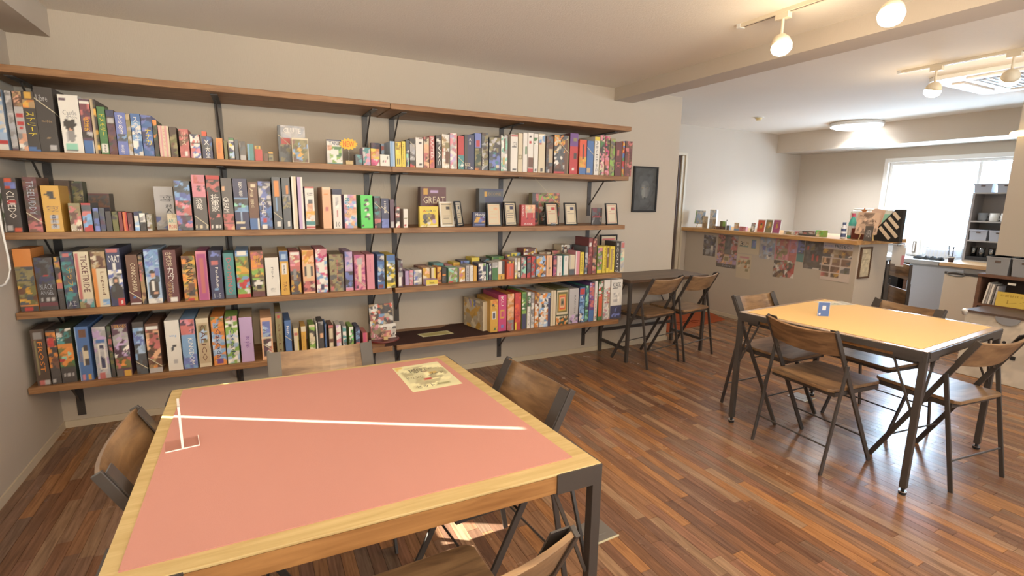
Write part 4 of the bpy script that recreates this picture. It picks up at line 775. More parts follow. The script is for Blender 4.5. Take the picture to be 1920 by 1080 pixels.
('4R', 4, 'bottom row, right half'): '''
919 933 562|gold|golden yellow box with white oval and black leaves|A gold/orange .8 1;K white .3 .75 .4 .65;K navy .4 .65 .44 .6;A char/gold .25 .8 .7 .85;A green/gold .3 .9 .08 .2
934 949 553|hotpink|magenta-pink box with yellow circle|K gold .3 .7 .36 .6;K hotpink .4 .6 .4 .55;K peri .4 .6 .1 .2;T white .7 .95 .3 .6 KU;O hotpink
951 963 551|peach|peach and orange striped box|K char .4 .55 .74 .78;A peach/orange/peach .3 1;A grey/rose 0 .3;O orange
965 976 549|red|red box with yellow corner pieces|K gold 0 .25 .7 1;K yellow 0 .3 0 .2;K gold .5 .8 .3 .6;A red/orangered .2 1
978 986 548|ltgreen|green over navy box|B navy 0 .42;A ltgreen/green/white .5 .95
988 994 548|white|thin white box with black blots|A char/white/green .6 .9;T grey .05 .5 .4 .7 TOY
995 1001 549|ltgrey|thin pale box with grey leaves|A ltgrey/grey/white 0 1
1002 1009 549|orange|white and orange flame box|A white/orange/gold/brown 0 1
1010 1031 550|white|wide white box with busy orange, blue and black print|A white/char/orange/sky/white .1 1;A ltblue/white 0 .16;K navy .78 1 0 .85
1032 1041 545|cream|plain cream box, long and pale|K beige .4 .45 0 1;O cream
1042 1064 541|olive|retro box with nested orange and green stripes|R dkgreen/cream/olive/gold/orangered/peach/khaki/char 0 1 .25 .98;A dkgreen/cream/orange .0 .25
1066 1083 541|ltgrey|pale grey-lilac box with flowers|T dkgrey .3 .8 .55 .7 RAKUEN;A lilac/ltgrey/slate 0 .25;O ltgrey
1085 1095 539|blue|blue box with red square on top|K red .1 .9 .8 .96;A blue/sky/white/navy 0 .75;O navy
1096 1102 536|teal|thin teal and green box|A teal/green/mint/navy 0 1
1103 1112 530|purple|purple box with blue foot|B blue 0 .3;A purple/lilac/rose .3 1
1113 1118 527|white|thin white box with red writing|T red .1 .7 .3 .7 SPLASH;K navy .4 .6 .04 .1
1120 1128 527|green|green box with orange centre|K orangered .1 .9 .1 .6;A green/red/white .6 1
1130 1141 525|white|white box with rose cityscape|A white/rose/beige/ltgrey .3 .8;A ltgrey/white/pink 0 .3
1143 1164 524|white|white box with black capitals and blue foot|H black .80 .93 .15 .85 KLASK;K char .15 .6 .77 .785;K char .46 .56 .46 .6;A ltgrey/white .25 .75 .42 .66;B navy 0 .34;A peri/navy .15 .85 .06 .28;O white''',
('3B', 3, 'back of the third row, right half'): '''
785 807 500|dkred|low dark red box behind the card packs|
813 832 494|teal|low teal box behind the card packs|
835 848 497|pink|low pink box behind the card packs|
850 862 492|yellow|low yellow box behind the card packs|A yellow/black/gold 0 1
864 882 489|navy|low navy box behind the card packs|A navy/peri/sky 0 1
884 899 483|yellow|low bright yellow box behind the card packs|B yellow .8 1;B beige 0 .8
901 918 485|black|low black box with blue arc behind the packs|A black/teal/black/sky 0 1
922 944 481|green|low green box behind the packs|A green/ltgreen/green 0 1
946 956 477|olive|low yellow and plum box behind the packs|A olive/yellow/wine/slate 0 1
958 976 474|white|low white and blue box behind the packs|A white/green/sky/yellow 0 1
981 1006 466|dkred|dark red box with white scrolls behind the packs|A dkred/white/brown/gold 0 1
1010 1032 473|tan|tan box lying deeper on the shelf|A tan/cream/brown 0 1
1034 1048 470|brown|brown box with blue foot behind the packs|B navy 0 .5;A tan/rose/brown .5 1
1051 1070 459|cream|tall cream box standing behind the packs|A cream/slate/brown/white 0 1
1073 1091 463|wine|wine-coloured box standing behind the packs|A wine/plum/rose/white 0 1'''}
ZI = {k[0]: SZ[k[1]] for k in ROWS}; nb = 0
def box_from_pixels(zf, yf, xl, xr, yt, base, desc, spec, where, group, depth=None, tilt=0.0):
    def xw(px):
        x = 1.5
        p = at(px, 400, 'y', yf)
        for _ in range(4): p = at(px, pj((p.x, yf, zf))[1], 'y', yf)
        return p.x
    xa, xb = xw(xl), xw(xr); xc = (xa + xb) / 2; lo, hi = 0.005, 0.6
    for _ in range(30):
        m = (lo + hi) / 2
        if pj((xc, yf, zf + m))[1] > yt: lo = m
        else: hi = m
    h = min(lo, .345); xa = max(xa, .006); dd = depth or max(.06, min(.30, h * 1.02, -yf - .03))
    if h > .12 and any(xa - .012 < bx < xb + .012 for bx in BX): dd = min(dd, max(.03, -yf - .215))
    o = card('board_game_box', (xa + .0006, yf, zf + .0003), (1, 0, 0), (0, 0, 1), max(.006, xb - xa - .0012), h, dd, base, spec, seed=int(abs(xl) * 7 + yt))
    return tag(o, '%s, %s' % (desc, where), 'board game', group)
for (rk, zi, where), txt in ROWS.items():
    for line in txt.strip().split('\n'):
        nums, base, desc, spec = (line.split('|') + [''])[:4]; xl, xr, yt = map(float, nums.split())
        yf = {'3F': -.335, '3B': -.16}.get(rk, -.388)
        if rk == '3L' or rk == '4L': yf = -.392
        if rk == '4R': yf = -.37
        dp = {'3F': .12 if xl < 1096 else .2, '3B': .12}.get(rk)
        if rk == '4L' and xl > 550: dp = .15
        if rk == '3F' and xl > 1118: dp = .15
        box_from_pixels(SZ[zi], yf, xl, xr, yt, base, desc, spec, where, 'board game boxes, ' + where, dp); nb += 1
# boxes shown face-on or standing on others: px left right top, depth position
for zi, yf, nums, base, desc, spec, dp in (
  (1, -.30, '524 575 236', 'silver', 'large silver-grey box facing out with red square and white title', 'A silver/ltgrey .68 1;H white .80 .94 .2 .85 CLUTE;K slate 0 .1 0 1;K red .14 .42 .5 .68;A slate/char/khaki/grey .1 1 0 .5;E .12', .07),
  (1, -.375, '549 580 259', 'cream', 'small cream-framed box with a hillside painting, in front', 'A olive/khaki/gold/sky/brown .07 .93 .06 .9', .04),
  (1, -.35, '614 643 262', 'white', 'small white box with a boy and green circle', 'A ltgreen/green/white .06 .9 .1 .7;A orange/flesh .1 .35 .55 .75;K navy 0 1 .94 1;H navy .78 .92 .15 .9 TANA;K white .3 .7 .4 .6;B teal 0 .06', .04),
  (1, -.20, '697 714 268', 'navy', 'dark navy box standing behind the pastel packs', 'A navy/plum 0 1', .05),
  (1, -.22, '716 732 270', 'ltblue', 'pale blue box standing behind the dotted white one', 'A ltblue/ltgrey/rose .2 .9', .05),
  (2, -.24, '113 141 338', 'dkbrown', 'brown box with yellow forest print behind the beige one', 'B dkbrown .84 1;T ltgrey .8 .84 .2 .8 TREES;A gold/olive/brown/dkbrown .3 .78;A black/olive 0 .3', .1),
  (2, -.20, '142 165 340', 'dkgreen', 'dark green box leaning behind the red and blue one', 'A dkgreen/olive/khaki/char 0 1', .08),
  (2, -.14, '172 212 363', 'char', 'wide black box at the back behind the small ones', 'A char/brown/char 0 1;B maroon .93 1', .1),
  (2, -.30, '295 331 350', 'ltgrey', 'pale grey box with black brush characters, standing at the back', 'T dkgrey .66 .8 .3 .95 作物;S char .38 .6 .55 .9 村人;A peri/silver/ltgrey 0 .3', .03),
  (2, -.375, '316 334 401', 'cream', 'small cream card box with teal and red capitals', 'H teal .45 .7 .1 .9 ARU;H red .1 .35 .1 .9 MOAI;A beige/cream .75 1', .02),
  (2, -.16, '626 643 355', 'navy', 'navy box behind the white one', '', .1),
  (2, -.22, '789 837 351', 'maroon', 'large maroon box facing out with cream ribbon title', 'K gold .12 .3 .8 .96;K lilac .4 .68 .84 .9;H cream .58 .76 .1 .95 GREAT;A rose/maroon/orangered .15 .75 .3 .52;K dkbrown 0 .05 0 1', .06),
  (2, -.34, '787 822 387', 'yellow', 'square yellow box with cartoon monkeys, facing out', 'D dkgrey .32 .48 .15 .15;D brown .68 .48 .16 .15;D khaki .5 .55 .12 .1;D char .32 .28 .12 .1;D lilac .76 .28 .1 .1;D khaki .46 .34 .08 .08;D white .5 .2 .1 .06;H red .72 .84 .18 .34 A;H teal .72 .84 .36 .5 G;H navy .72 .84 .54 .7 R;H olive .72 .84 .72 .86 O;A white/khaki .1 .9 .05 .1', .035),
  (2, -.35, '887 910 398', 'navy', 'small deep blue box with white script, facing out', 'H white .66 .94 .2 .95 Handy;A purple/teal/gold/peri/navy .1 .95 .3 .62;K peri .2 .9 .1 .2', .03),
  (2, -.22, '898 943 354', 'slate', 'large slate blue box behind the picture frames', 'K navy .26 .96 .5 .78;B navy .93 1;H tan .82 .9 .3 .9 LECONE;K gold .22 .32 .78 .92;K slate 0 .2 0 1;A navy/blue .3 .9 .1 .5', .06),
  (2, -.33, '977 1003 384', 'red', 'red box with a cream fox king face, facing out', 'A cream/peach .28 .95 .62 1;K cream .34 .42 .4 .62;K cream .84 .92 .4 .62;K dkred .4 .52 .3 .38;K dkred .7 .82 .3 .38;T white .45 .95 .04 .18 KINGKO;H white .03 .13 .25 .85 FOX', .035),
  (2, -.20, '997 1048 362', 'khaki', 'large comic box facing out behind the frames', 'A gold/olive/ltgreen/rose/brown .25 1 .55 1;A grey/white/char/dkgreen/rose .25 1 0 .55;A char/slate/rose 0 .22 0 1;E .6', .06),
  (2, -.28, '1109 1128 390', 'char', 'small dark card with four shadowy pictures', 'A slate/char/wine .05 .95 .5 1;K red .05 .95 .42 .47;A char/grey .05 .95 .05 .42', .012)):
    xl, xr, yt = map(float, nums.split()); box_from_pixels(SZ[zi], yf, xl, xr, yt, base, desc, spec, ('top', 'second', 'third', 'bottom')[zi - 1] + ' row', 'boxes shown face-on', dp)
# stacked or lying ones
def small(name, p, w, h, d, base, spec, label, cat, rz=0, group=None, U=None):
    a = math.radians(rz); o = card(name, p, (math.cos(a), math.sin(a), 0), (0, 0, 1), w, h, d, base, spec, cell=.006); return tag(o, label, cat, group)
z1, z3, z4 = SZ[1], SZ[3], SZ[4]
def xf(px, z, yf): 
    p = at(px, 400, 'y', yf)
    for _ in range(4): p = at(px, pj((p.x, yf, z))[1], 'y', yf)
    return p.x
def hpx(x, yf, z, yt):
    lo, hi = .002, .6
    for _ in range(30):
        m = (lo + hi) / 2
        if pj((x, yf, z + m))[1] > yt: lo = m
        else: hi = m
    return lo
x0 = xf(359, z1, -.388); h0 = hpx(x0 + .02, -.388, z1, 268)
small('board_game_box', (x0 + .001, -.388, z1 + h0 + .001), .044, .045, .06, 'slate', 'A slate/white/rose/navy 0 1', 'small box with white and rose dabs stacked on a white one, top row', 'board game')
x0 = xf(381, z1, -.388); h0 = hpx(x0 + .02, -.388, z1, 256)
small('board_game_box', (x0 + .002, -.38, z1 + h0 + .001), .022, .026, .05, 'orangered', '', 'tiny orange box lying on top of the navy one, top row', 'board game')
x0 = xf(479, z1, -.388); h0 = hpx(x0 + .02, -.388, z1, 280)
small('board_game_box', (x0 + .001, -.385, z1 + h0 + .001), .028, .018, .05, 'gold', 'K olive .3 .7 .2 .8', 'small gold box stacked on the small red one, top row', 'board game')
x0 = xf(799, z3, -.405)
small('board_game_box', (x0, -.408, z3 + .001), .083, .042, .055, 'yellow', 'O lilac;B cream 0 .2;H black .3 .7 .3 .7 Banana;B purple .92 1', 'small yellow box with purple lid lying in front, third row', 'board game', 3)
# the big cream box turned sideways on the lowest shelf
zc = z4; p0 = at(871, 608, 'z', zc + .003); p1 = at(906, 621, 'z', zc + .003)
d = Vector((p1.x - p0.x, p1.y - p0.y, 0)); wd = .26; d.normalize()
o = card('board_game_box', (p1.x - d.x * wd - .002, p1.y - d.y * wd, zc + .003), d, (0, 0, 1), wd, .223, .048, 'cream', 'A cream/beige/gold/cream/beige 0 1;A peri/lilac/cream .25 .6 .72 .98;K yellow .42 .48 .72 .92', cell=.009, seed=12)
tag(o, 'large cream box with a painted moon, turned sideways on the lowest shelf', 'board game')
# starburst price sign
r = thing('starburst_sign', 'yellow starburst NEW sign on a stick, on the second shelf', 'sign', (xf(655, z1, -.36), -.36, z1))
MB().box((-.021, -.012, 0), (.021, .012, .026)).build('wooden_block', 'pale_wood', r); MB().tube([Vector((0, 0, .026)), Vector((0, 0, .10))], .0015, 6).build('stick', 'chrome', r)
st = MB(); pts = []
for k in range(28): a = 2 * math.pi * k / 28; q = 1.0 if k % 2 else .78; pts.append((.058 * q * math.cos(a), .036 * q * math.sin(a)))
st.v = [(x, -.0015, y + .125) for x, y in pts] + [(x, .0015, y + .125) for x, y in pts]; st.f = [tuple(range(28)), tuple(range(55, 27, -1))] + [(k, (k + 1) % 28, 28 + (k + 1) % 28, 28 + k) for k in range(28)]
s = st.build('starburst', mat('burst_yellow', '#e8bb45', .6), r); lettering('NEW', 'orangered', Vector((-.033, -.0018, .108)), Vector((1, 0, 0)), Vector((0, 0, 1)), Vector((0, -1, 0)), (0, .066, 0, .034), 'H', s)
# small framed notices on the second shelf
def frame_stand(px0, px1, yt, yb, rot, ink, mount, label, lean=9, yf=-.33):
    z = SZ[2]; xa, xb = xf(px0, z, yf), xf(px1, z, yf); w = max(.055, (xb - xa) / max(.45, math.cos(math.radians(rot)))); h = hpx((xa + xb)/2, yf, z, yt); b = .009
    r = thing('picture_frame', label, 'picture frame', ((xa + xb) / 2, yf, z + .0005), math.radians(rot), 'framed notices'); A = math.radians(lean)
    U = Vector((1, 0, 0)); V = Vector((0, math.sin(A), math.cos(A))); N = U.cross(V)
    card('notice', Vector((-w/2 + b, 0, 0)) + V * b, U, V, w - 2*b, h - 2*b, .003, 'cream', 'K %s .10 .12 .07 .93;K %s .88 .90 .07 .93;K %s .10 .90 .07 .09;K %s .10 .90 .91 .93;A %s .5 .8 .7 .84;K %s .2 .45 .62 .63;K %s .2 .8 .52 .53;K %s .2 .8 .42 .43;K %s .2 .7 .32 .33' % ((ink,) * 9), r, cell=.004, seed=3)
    f = MB()
    for a, c, e, g in ((0, b, 0, h), (w - b, w, 0, h), (b, w - b, 0, b), (b, w - b, h - b, h)):
        P0 = Vector((-w/2, 0, 0)); f.hexa([P0 + U*a + V*e + N*.004, P0 + U*c + V*e + N*.004, P0 + U*c + V*e - N*.008, P0 + U*a + V*e - N*.008, P0 + U*a + V*g + N*.004, P0 + U*c + V*g + N*.004, P0 + U*c + V*g - N*.008, P0 + U*a + V*g - N*.008])
    f.build('frame', mount, r); MB().bar(V * h * .6 - N * .009, Vector((0, .07, .002)), .02, .002).build('back_stay', mount, r)
frame_stand(826, 853, 378, 420, 12, 'char', 'white_paint', 'white-edged framed notice beside the square yellow box')
frame_stand(855, 872, 377, 419, 42, 'slate', 'frame_black', 'black-framed notice turned half away, second from the left')
frame_stand(914, 941, 380, 420, 2, 'peach', 'frame_black', 'framed notice on peach paper before the slate blue box')
frame_stand(946, 971, 378, 419, 12, 'navy', 'frame_black', 'black-framed notice leaning right of the slate blue box')
frame_stand(1023, 1049, 380, 420, 10, 'red', 'frame_black', 'framed notice with red lines before the comic-style box')
frame_stand(1059, 1083, 380, 418, 4, 'navy', 'frame_black', 'framed notice with navy lines standing alone')
frame_stand(1136, 1160, 381, 420, 8, 'rose', 'frame_black', 'framed notice with rose lines near the shelf end')
r = thing('picture_frame', 'upright black frame behind the yellow trio, third row', 'picture frame', (xf(1138, z3, -.10), -.10, z3 + .0005), 0)
card('notice', (-.08, -.003, .012), (1, 0, 0), (0, 0, 1), .16, .27, .003, 'cream', 'K rose .1 .9 .86 .9;A orange/rose/cream .4 .8 .66 .84;K khaki .1 .9 .4 .6', r, cell=.01, seed=3)
MB().box((-.09, -.012, 0), (-.08, .004, .294)).box((.08, -.012, 0), (.09, .004, .294)).box((-.08, -.012, 0), (.08, .004, .011)).box((-.08, -.012, .283), (.08, .004, .294)).build('frame', 'frame_black', r)
# little glass beads
for px, lb in ((1035, 'small cluster of clear glass cubes before the red-lined notice'),):
    r = thing('glass_ornament', lb, 'ornament', (xf(px, SZ[2], -.37), -.385, SZ[2] + .0005))
    for k, (a, b_) in enumerate(((-.014, 0), (0, .004), (.014, 0))): MB().box((a - .006, b_ - .006, 0), (a + .006, b_ + .006, .018 + .004 * (k == 1))).build('cube', 'drinking_glass', r, bevel=.001)
# leaflet holder, cloth and sheet on the lowest shelf
r = thing('leaflet_holder', 'round red-edged leaflet holder on the lowest shelf', 'holder', (1.835, -.235, z4 + .0005))
MB().lathe([(.105, 0), (.108, .004), (.105, .010), (.001, .010)], 32).build('base', mat('holder_red', '#6d2a26', .4), r)
MB().box((-.09, -.045, .0105), (.09, -.042, .10)).box((-.09, .05, .0105), (.09, .053, .2)).build('acrylic_panel', 'acrylic', r)
for (u, y, zz, w, h, base, spec, lb, rr) in ((-.085, .02, .012, .165, .235, 'cream', 'A char/orangered/white/char/tan .7 1;A cream/rose/char/white/gold/sky/brown 0 .7', 'flyer', 4), (-.09, -.025, .012, .085, .105, 'rose', 'A rose/pink/khaki/white/brown 0 1', 'flyer', -3), (-.005, -.02, .012, .09, .10, 'white', 'A white/dkgrey/brown/white .1 .9;B white .8 1', 'flyer', 3), (-.025, -.038, .022, .07, .05, 'peach', 'A peach/rose/peach/brown .1 .9', 'flyer', 0)):
    a = math.radians(rr); card('leaflet', (u, y, zz), (math.cos(a), math.sin(a), 0), (0, .12, 1), w, h, .001, base, spec, r, cell=.007)
MB().box((-.012, -.062, .012), (.016, -.048, .034)).build('wooden_clip', 'pale_wood', r)
cl = MB(); P4 = [(1.80, -.412), (2.74, -.412), (2.70, -.05), (2.40, -.012), (2.30, -.09), (1.92, -.085)]
cl.prism(P4, z4 + .0006, z4 + .003); tag(cl.build('cloth', mat('cloth_brown', '#4a3632', .95, spec=.1, bump=((300, 300, 300), .5, .002))), 'dark brown cloth spread on the lowest shelf', 'cloth')
o = card('notice_sheet', (2.10, -.30, z4 + .0036), (1, .04, 0), (-.18, 1, 0), .235, .10, .001, '#dcd7a8', 'K #b8ad5e .1 .9 .2 .8;T #7a7340 .3 .34 .1 .9 あ', texts=False); tag(o, 'small yellow-green notice lying on the brown cloth', 'paper')
print('boxes', nb)
# ---------------------------------------------------------------- counter
CX = 6.13
cb = MB().box((CX, -.93, 0), (6.62, 1.215, 1.005)); struct(cb.build('wall_counter', 'wallpaper'))
struct(MB().box((CX - .008, -.938, 0), (CX, 1.21, .042)).box((CX - .008, -.938, 0), (6.62, -.93, .042)).build('baseboard_counter', 'baseboard_paint'))
tag(MB().box((6.02, -.965, 1.006), (6.86, 1.212, 1.046)).build('counter_top', 'counter_wood', bevel=.002), 'long light wood counter top above the poster wall', 'counter')
PO = [ (1319, 441, 1342, 480, 'navy', 'A slate/char/navy/silver/dkgrey 0 1;K white .62 .82 .3 .5;K silver .25 .5 .1 .32', 'small dark blue flyer with a white figure, leftmost'),
 (1345, 441, 1382, 502, 'dkbrown', 'A rose/brown/tan/pink 0 .38 .2 1;A rose/brown/ltgrey .68 1 .2 1;K char .36 .68 .42 1;A dkgrey/slate .38 .66 .45 .95;A brown/peach/lilac .0 1 .13 .42;K cream .36 .64 .2 .36;K khaki .4 .6 .22 .34;B char 0 .13;H silver .03 .08 .3 .85 EVENT', 'tall dark event poster with a red crowd'),
 (1384, 443, 1424, 476, 'cream', 'H dkgrey .42 .68 .1 .26 3;H dkgrey .42 .68 .28 .4 U;H tan .42 .68 .42 .52 9;K teal .06 .5 .38 .42;K teal .62 .84 .34 .8;A sky/teal/peri .66 .82 .4 .75', 'wide cream poster with three dark symbols'),
 (1381, 477, 1408, 522, 'cream', 'A cream/tan/orange/khaki .1 .9 .45 .8;K pink .2 .8 .84 .88;K khaki .6 .8 .3 .42', 'small cream flyer hanging low on the counter'),
 (1425, 445, 1453, 486, 'ltblue', 'A ltblue/ltgrey/silver 0 1;K peri .2 .42 .4 .6;K peri .6 .8 .35 .5;A navy/white .5 .8 .05 .2', 'pale blue illustrated poster'),
 (1453, 446, 1480, 487, 'pink', 'A pink/ltgrey/beige/rose .1 .9 .3 1;A rose/flesh .35 .7 .66 .9;A pink/khaki/ltgrey .1 .9 .05 .4', 'pink illustrated poster'),
 (1480, 448, 1494, 490, 'rose', 'B lilac .4 1;A rose/pink/lilac .1 .9 .3 1', 'narrow rose and lilac poster'),
 (1450, 488, 1469, 520, 'ltgrey', 'A ltgrey/tan/brown/char/white/rose 0 1', 'small flyer with brown figures, lower row'),
 (1469, 489, 1489, 521, 'white', 'A rose/white/char/khaki/red 0 1', 'small flyer with red and white figures, lower row'),
 (1495, 450, 1508, 491, 'slate', 'B slate .4 1;A slate/peri/navy .42 1;K white .3 .5 .46 .5;B teal 0 .38', 'narrow dark teal poster'),
 (1508, 452, 1545, 505, 'char', 'A char/slate/dkgrey/char 0 1;A grey/khaki .3 .5 .66 .9;K red .4 .5 .3 .52;K red .62 .72 .3 .5;K orangered .12 .22 .66 .8;K silver .8 1 .2 .28;K white .5 .8 0 .08', 'dark poster with two small red figures')]
SOFT[0] = .40
for xl, yt, xr, yb, base, spec, lb in PO:
    a = at((xl + xr) / 2, yt, 'x', CX - .002); l = at(xl, (yt + yb) / 2, 'x', CX - .002); r_ = at(xr, (yt + yb) / 2, 'x', CX - .002); b = at((xl + xr) / 2, yb, 'x', CX - .002)
    o = card('poster', (CX - .0028, l.y, b.z), (0, -1, 0), (0, 0, 1), l.y - r_.y, min(a.z, 1.0) - b.z, .001, base, spec, cell=.012, seed=int(xl)); tag(o, lb + ' on the counter wall', 'poster', 'posters on the counter wall')
l = at(1541, 490, 'x', CX); r_ = at(1597, 490, 'x', CX); a = at(1570, 453, 'x', CX); b = at(1565, 527, 'x', CX)
o = card('calendar_poster', (CX - .004, l.y, b.z), (0, -1, 0), (0, 0, 1), l.y - r_.y, min(a.z, 1.0) - b.z, .0015, '#e6d5cc', 'B #d5d0d8 .84 1;A tan/beige/brown/gold .0 1 .70 .82;A slate/tan/white .0 1 .62 .70;A brown/dkbrown/tan/peach .03 .3 .42 .58;A tan/brown/dkbrown .36 .63 .42 .58;A slate/brown/tan .68 .97 .42 .58;A brown/dkbrown/rose .03 .3 .24 .38;A brown/orange/peach .33 .63 .24 .38;A dkgreen/slate/ltgrey .68 .97 .24 .38;A brown/rose/dkbrown .03 .16 .1 .2;A brown/tan .18 .3 .1 .2;A brown/gold/dkbrown .36 .63 .1 .2;H slate .87 .96 .4 .95 FREE&Co;H peri .89 .95 .04 .36 month', cell=.012, seed=6); tag(o, 'large pale poster with nine small room photographs on the counter wall', 'poster')
SOFT[0] = .2
r = thing('framed_certificate', 'narrow framed certificate on the end of the counter', 'picture', (6.245, -.93, .83))
card('certificate', (-.075, -.010, -.135), (1, 0, 0), (0, 0, 1), .15, .27, .003, '#cfc3a6', 'A #cfc3a6/#c8bc9e 0 1 0 1;K #a5987a .2 .7 .8 .82;K #a5987a .2 .8 .6 .61', r, cell=.012)
MB().box((-.09, -.016, -.15), (-.074, -.0005, .15)).box((.074, -.016, -.15), (.09, -.0005, .15)).box((-.074, -.016, -.15), (.074, -.0005, -.134)).box((-.074, -.016, .134), (.074, -.0005, .15)).build('frame', mat('frame_brown', '#5c4433', .4), r)

# ---------------------------------------------------------------- goods on the counter top
ZT = 1.0465
def py(px, x, z=ZT):
    y = at(px, 430, 'x', x).y
    for _ in range(4): y = at(px, pj((x, y, z))[1], 'x', x).y
    return y
def on_counter(px0, px1, yt, x=6.16):
    a = at(px0, 430, 'x', x); b = at(px1, 430, 'x', x)
    for _ in range(3): a = at(px0, pj((x, a.y, ZT))[1], 'x', x); b = at(px1, pj((x, b.y, ZT))[1], 'x', x)
    yc = (a.y + b.y) / 2; lo, hi = .004, .8
    for _ in range(30):
        m = (lo + hi) / 2
        if pj((x, yc, ZT + m))[1] > yt: lo = m
        else: hi = m
    return a.y, b.y, lo
def goods(px0, px1, yt, base, spec, label, cat, d=.03, x=6.16, name='small_box', lean=0.0):
    a, b, h = on_counter(px0, px1, yt, x); o = card(name, (x, a, ZT + .0005), (0, -1, 0), (lean, 0, 1), a - b, h, d, base, spec, cell=.010, seed=int(px0)); return tag(o, label, cat)
def easel(px0, px1, yt, label, x, parts_card):
    a, b, h = on_counter(px0, px1, yt, x); w = a - b; r = thing('display_easel', label, 'easel', (x + .04, (a + b) / 2, ZT + .0003))
    for s in (-1, 1): MB().bar((0, s * w * .33, 0), (.02, s * w * .08, h * .92), .009, .009).build('easel_leg', 'pale_wood', r)
    MB().bar((.06, 0, 0), (.02, 0, h * .85), .009, .009).build('easel_leg', 'pale_wood', r); MB().box((-.025, -w * .42, h * .2), (-.006, w * .42, h * .215)).build('easel_ledge', 'pale_wood', r)
    base, spec = parts_card; o = card('display_card', (x + .022, a, ZT + h * .22), (0, -1, 0), (.12, 0, 1), w, h * .74, .003, base, spec, cell=.011); return o, h, w
o, _, _ = easel(1299, 1317, 393, 'small easel at the left end of the counter', 6.18, ('white', 'K ltgreen 0 .1 0 1;A ltblue/white/ltblue .1 1 0 1;K slate .7 .9 .3 .6')); tag(o, 'white picture card on the small easel at the counter\'s left end', 'card')
r = thing('figurine', 'small white figurine with black cap beside the small easel', 'figurine', (6.2, at(1321, 420, 'x', 6.2).y, ZT))
MB().lathe([(.018, 0), (.022, .02), (.016, .06), (.012, .09), (.018, .10), (.018, .118), (.001, .13)], 14).build('body', 'white_plastic', r, smooth=True); MB().lathe([(.019, .116), (.02, .126), (.001, .142)], 12).build('cap', 'rubber', r, smooth=True)
goods(1316, 1326, 406, 'cream', 'K tan .1 .8 .05 .45;A beige/cream .5 1', 'narrow cream box in front of the white figurine', 'box')
goods(1329, 1341, 393, 'white', 'A ltblue/white .6 1;A beige/tan/ltgrey 0 .5', 'tall white and beige card box on the counter', 'box')
goods(1338, 1347, 424, 'brown', 'A brown/tan .3 1', 'low brown box on the counter', 'box', x=6.13)
goods(1349, 1359, 415, 'olive', 'K ltgreen .5 1 .2 1;A brown/dkbrown 0 .4', 'small green and brown box on the counter', 'box')
r = thing('gas_lighter', 'slim upright white lighter on the counter', 'lighter', (6.17, at(1362, 425, 'x', 6.17).y, ZT)); MB().lathe([(.008, 0), (.008, .075), (.006, .08), (.004, .10), (.001, .104)], 12).build('body', 'white_plastic', r); MB().lathe([(.0045, .102), (.004, .118)], 8).build('tip', 'rubber', r)
goods(1362, 1367, 423, 'slate', 'A slate/tan .1 .9', 'tiny slate box right of the white lighter', 'box', x=6.13)
goods(1376, 1385, 418, 'cream', 'A peach/cream .3 1;B sky 0 .25', 'small cream card with a blue foot', 'card', .01)
goods(1386, 1398, 425, 'rose', 'A pink/rose/ltgrey 0 1', 'small pink pack on the counter', 'pack')
goods(1406, 1414, 418, 'ltgrey', 'A ltgrey/rose/khaki/white 0 1', 'small leaning card left of the three framed cards', 'card', .008, lean=.2)
for k, (a, b, c, nm) in enumerate(((1418, 1432, 'orangered', 'orange'), (1433, 1446, 'khaki', 'olive'), (1447, 1461, 'magenta', 'purple'))):
    goods(a, b, 412, 'white', 'K %s .1 .9 .05 .93;A %s/gold/%s .3 .7 .35 .8;K %s .42 .6 .55 .7' % (c, c, c, ('char', 'cream', 'gold')[k]), 'white-bordered %s tarot-like card, one of three' % nm, 'card', .006, name='framed_card', lean=.12)
goods(1469, 1488, 433, 'ltgrey', 'A khaki/ltgrey/white 0 1', 'low clear tray of packs on the counter', 'tray', .1, name='tray')
goods(1489, 1496, 434, 'rose', 'A rose/white 0 1', 'low rose pack between tray and brown case', 'pack', .05)
goods(1497, 1528, 433, 'dkgrey', 'A rose/ltgrey/dkgrey/brown .4 1;B char 0 .35', 'low dark case with rose labels on the counter', 'case', .1, name='case')
goods(1529, 1544, 432, 'ltgreen', 'A ltgreen/lime/cream 0 1', 'bright green pack on the counter', 'pack', .06)
def bottle(px, yt, x, prof, m, label, cap=None, cat='bottle'):
    y = at(px, 430, 'x', x).y
    for _ in range(3): y = at(px, pj((x, y, ZT))[1], 'x', x).y
    lo, hi = .02, .6
    for _ in range(30):
        q = (lo + hi) / 2
        if pj((x, y, ZT + q))[1] > yt: lo = q
        else: hi = q
    r = thing('bottle', label, cat, (x, y, ZT + .0003)); MB().lathe([(a, b * lo) for a, b in prof], 20).build('bottle_body', m, r, smooth=True)
    if cap: MB().lathe([(cap[1], cap[2] * lo), (cap[1], lo), (.001, lo)], 14).build('cap', cap[0], r)
    return r, lo
mat('teal_liquid', '#4fb9ae', .25); mat('cap_pink', '#d85f80', .4); mat('can_blue', '#4a5680', .35); mat('can_white', '#dfe2ee', .35)
r, hh = bottle(1580, 417, 6.16, [(.020, 0), (.022, .03), (.022, .7), (.014, .8), (.014, .86)], 'can_white', 'slim blue and white spray can on the counter', ('can_blue', .015, .84), 'spray can')
MB().lathe([(.0225, hh * .1), (.0225, hh * .32)], 20).build('can_band', 'can_blue', r); MB().lathe([(.0225, hh * .45), (.0225, hh * .62)], 20).build('can_band', 'can_blue', r)
r, hh = bottle(1595, 400, 6.3, [(.032, 0), (.034, .04), (.034, .6), (.015, .82), (.015, .88)], 'teal_liquid', 'teal bottle with pink cap on the counter', ('cap_pink', .016, .86)); MB().lathe([(.0346, hh * .12), (.0346, hh * .5)], 20).build('bottle_label', 'white_plastic', r)
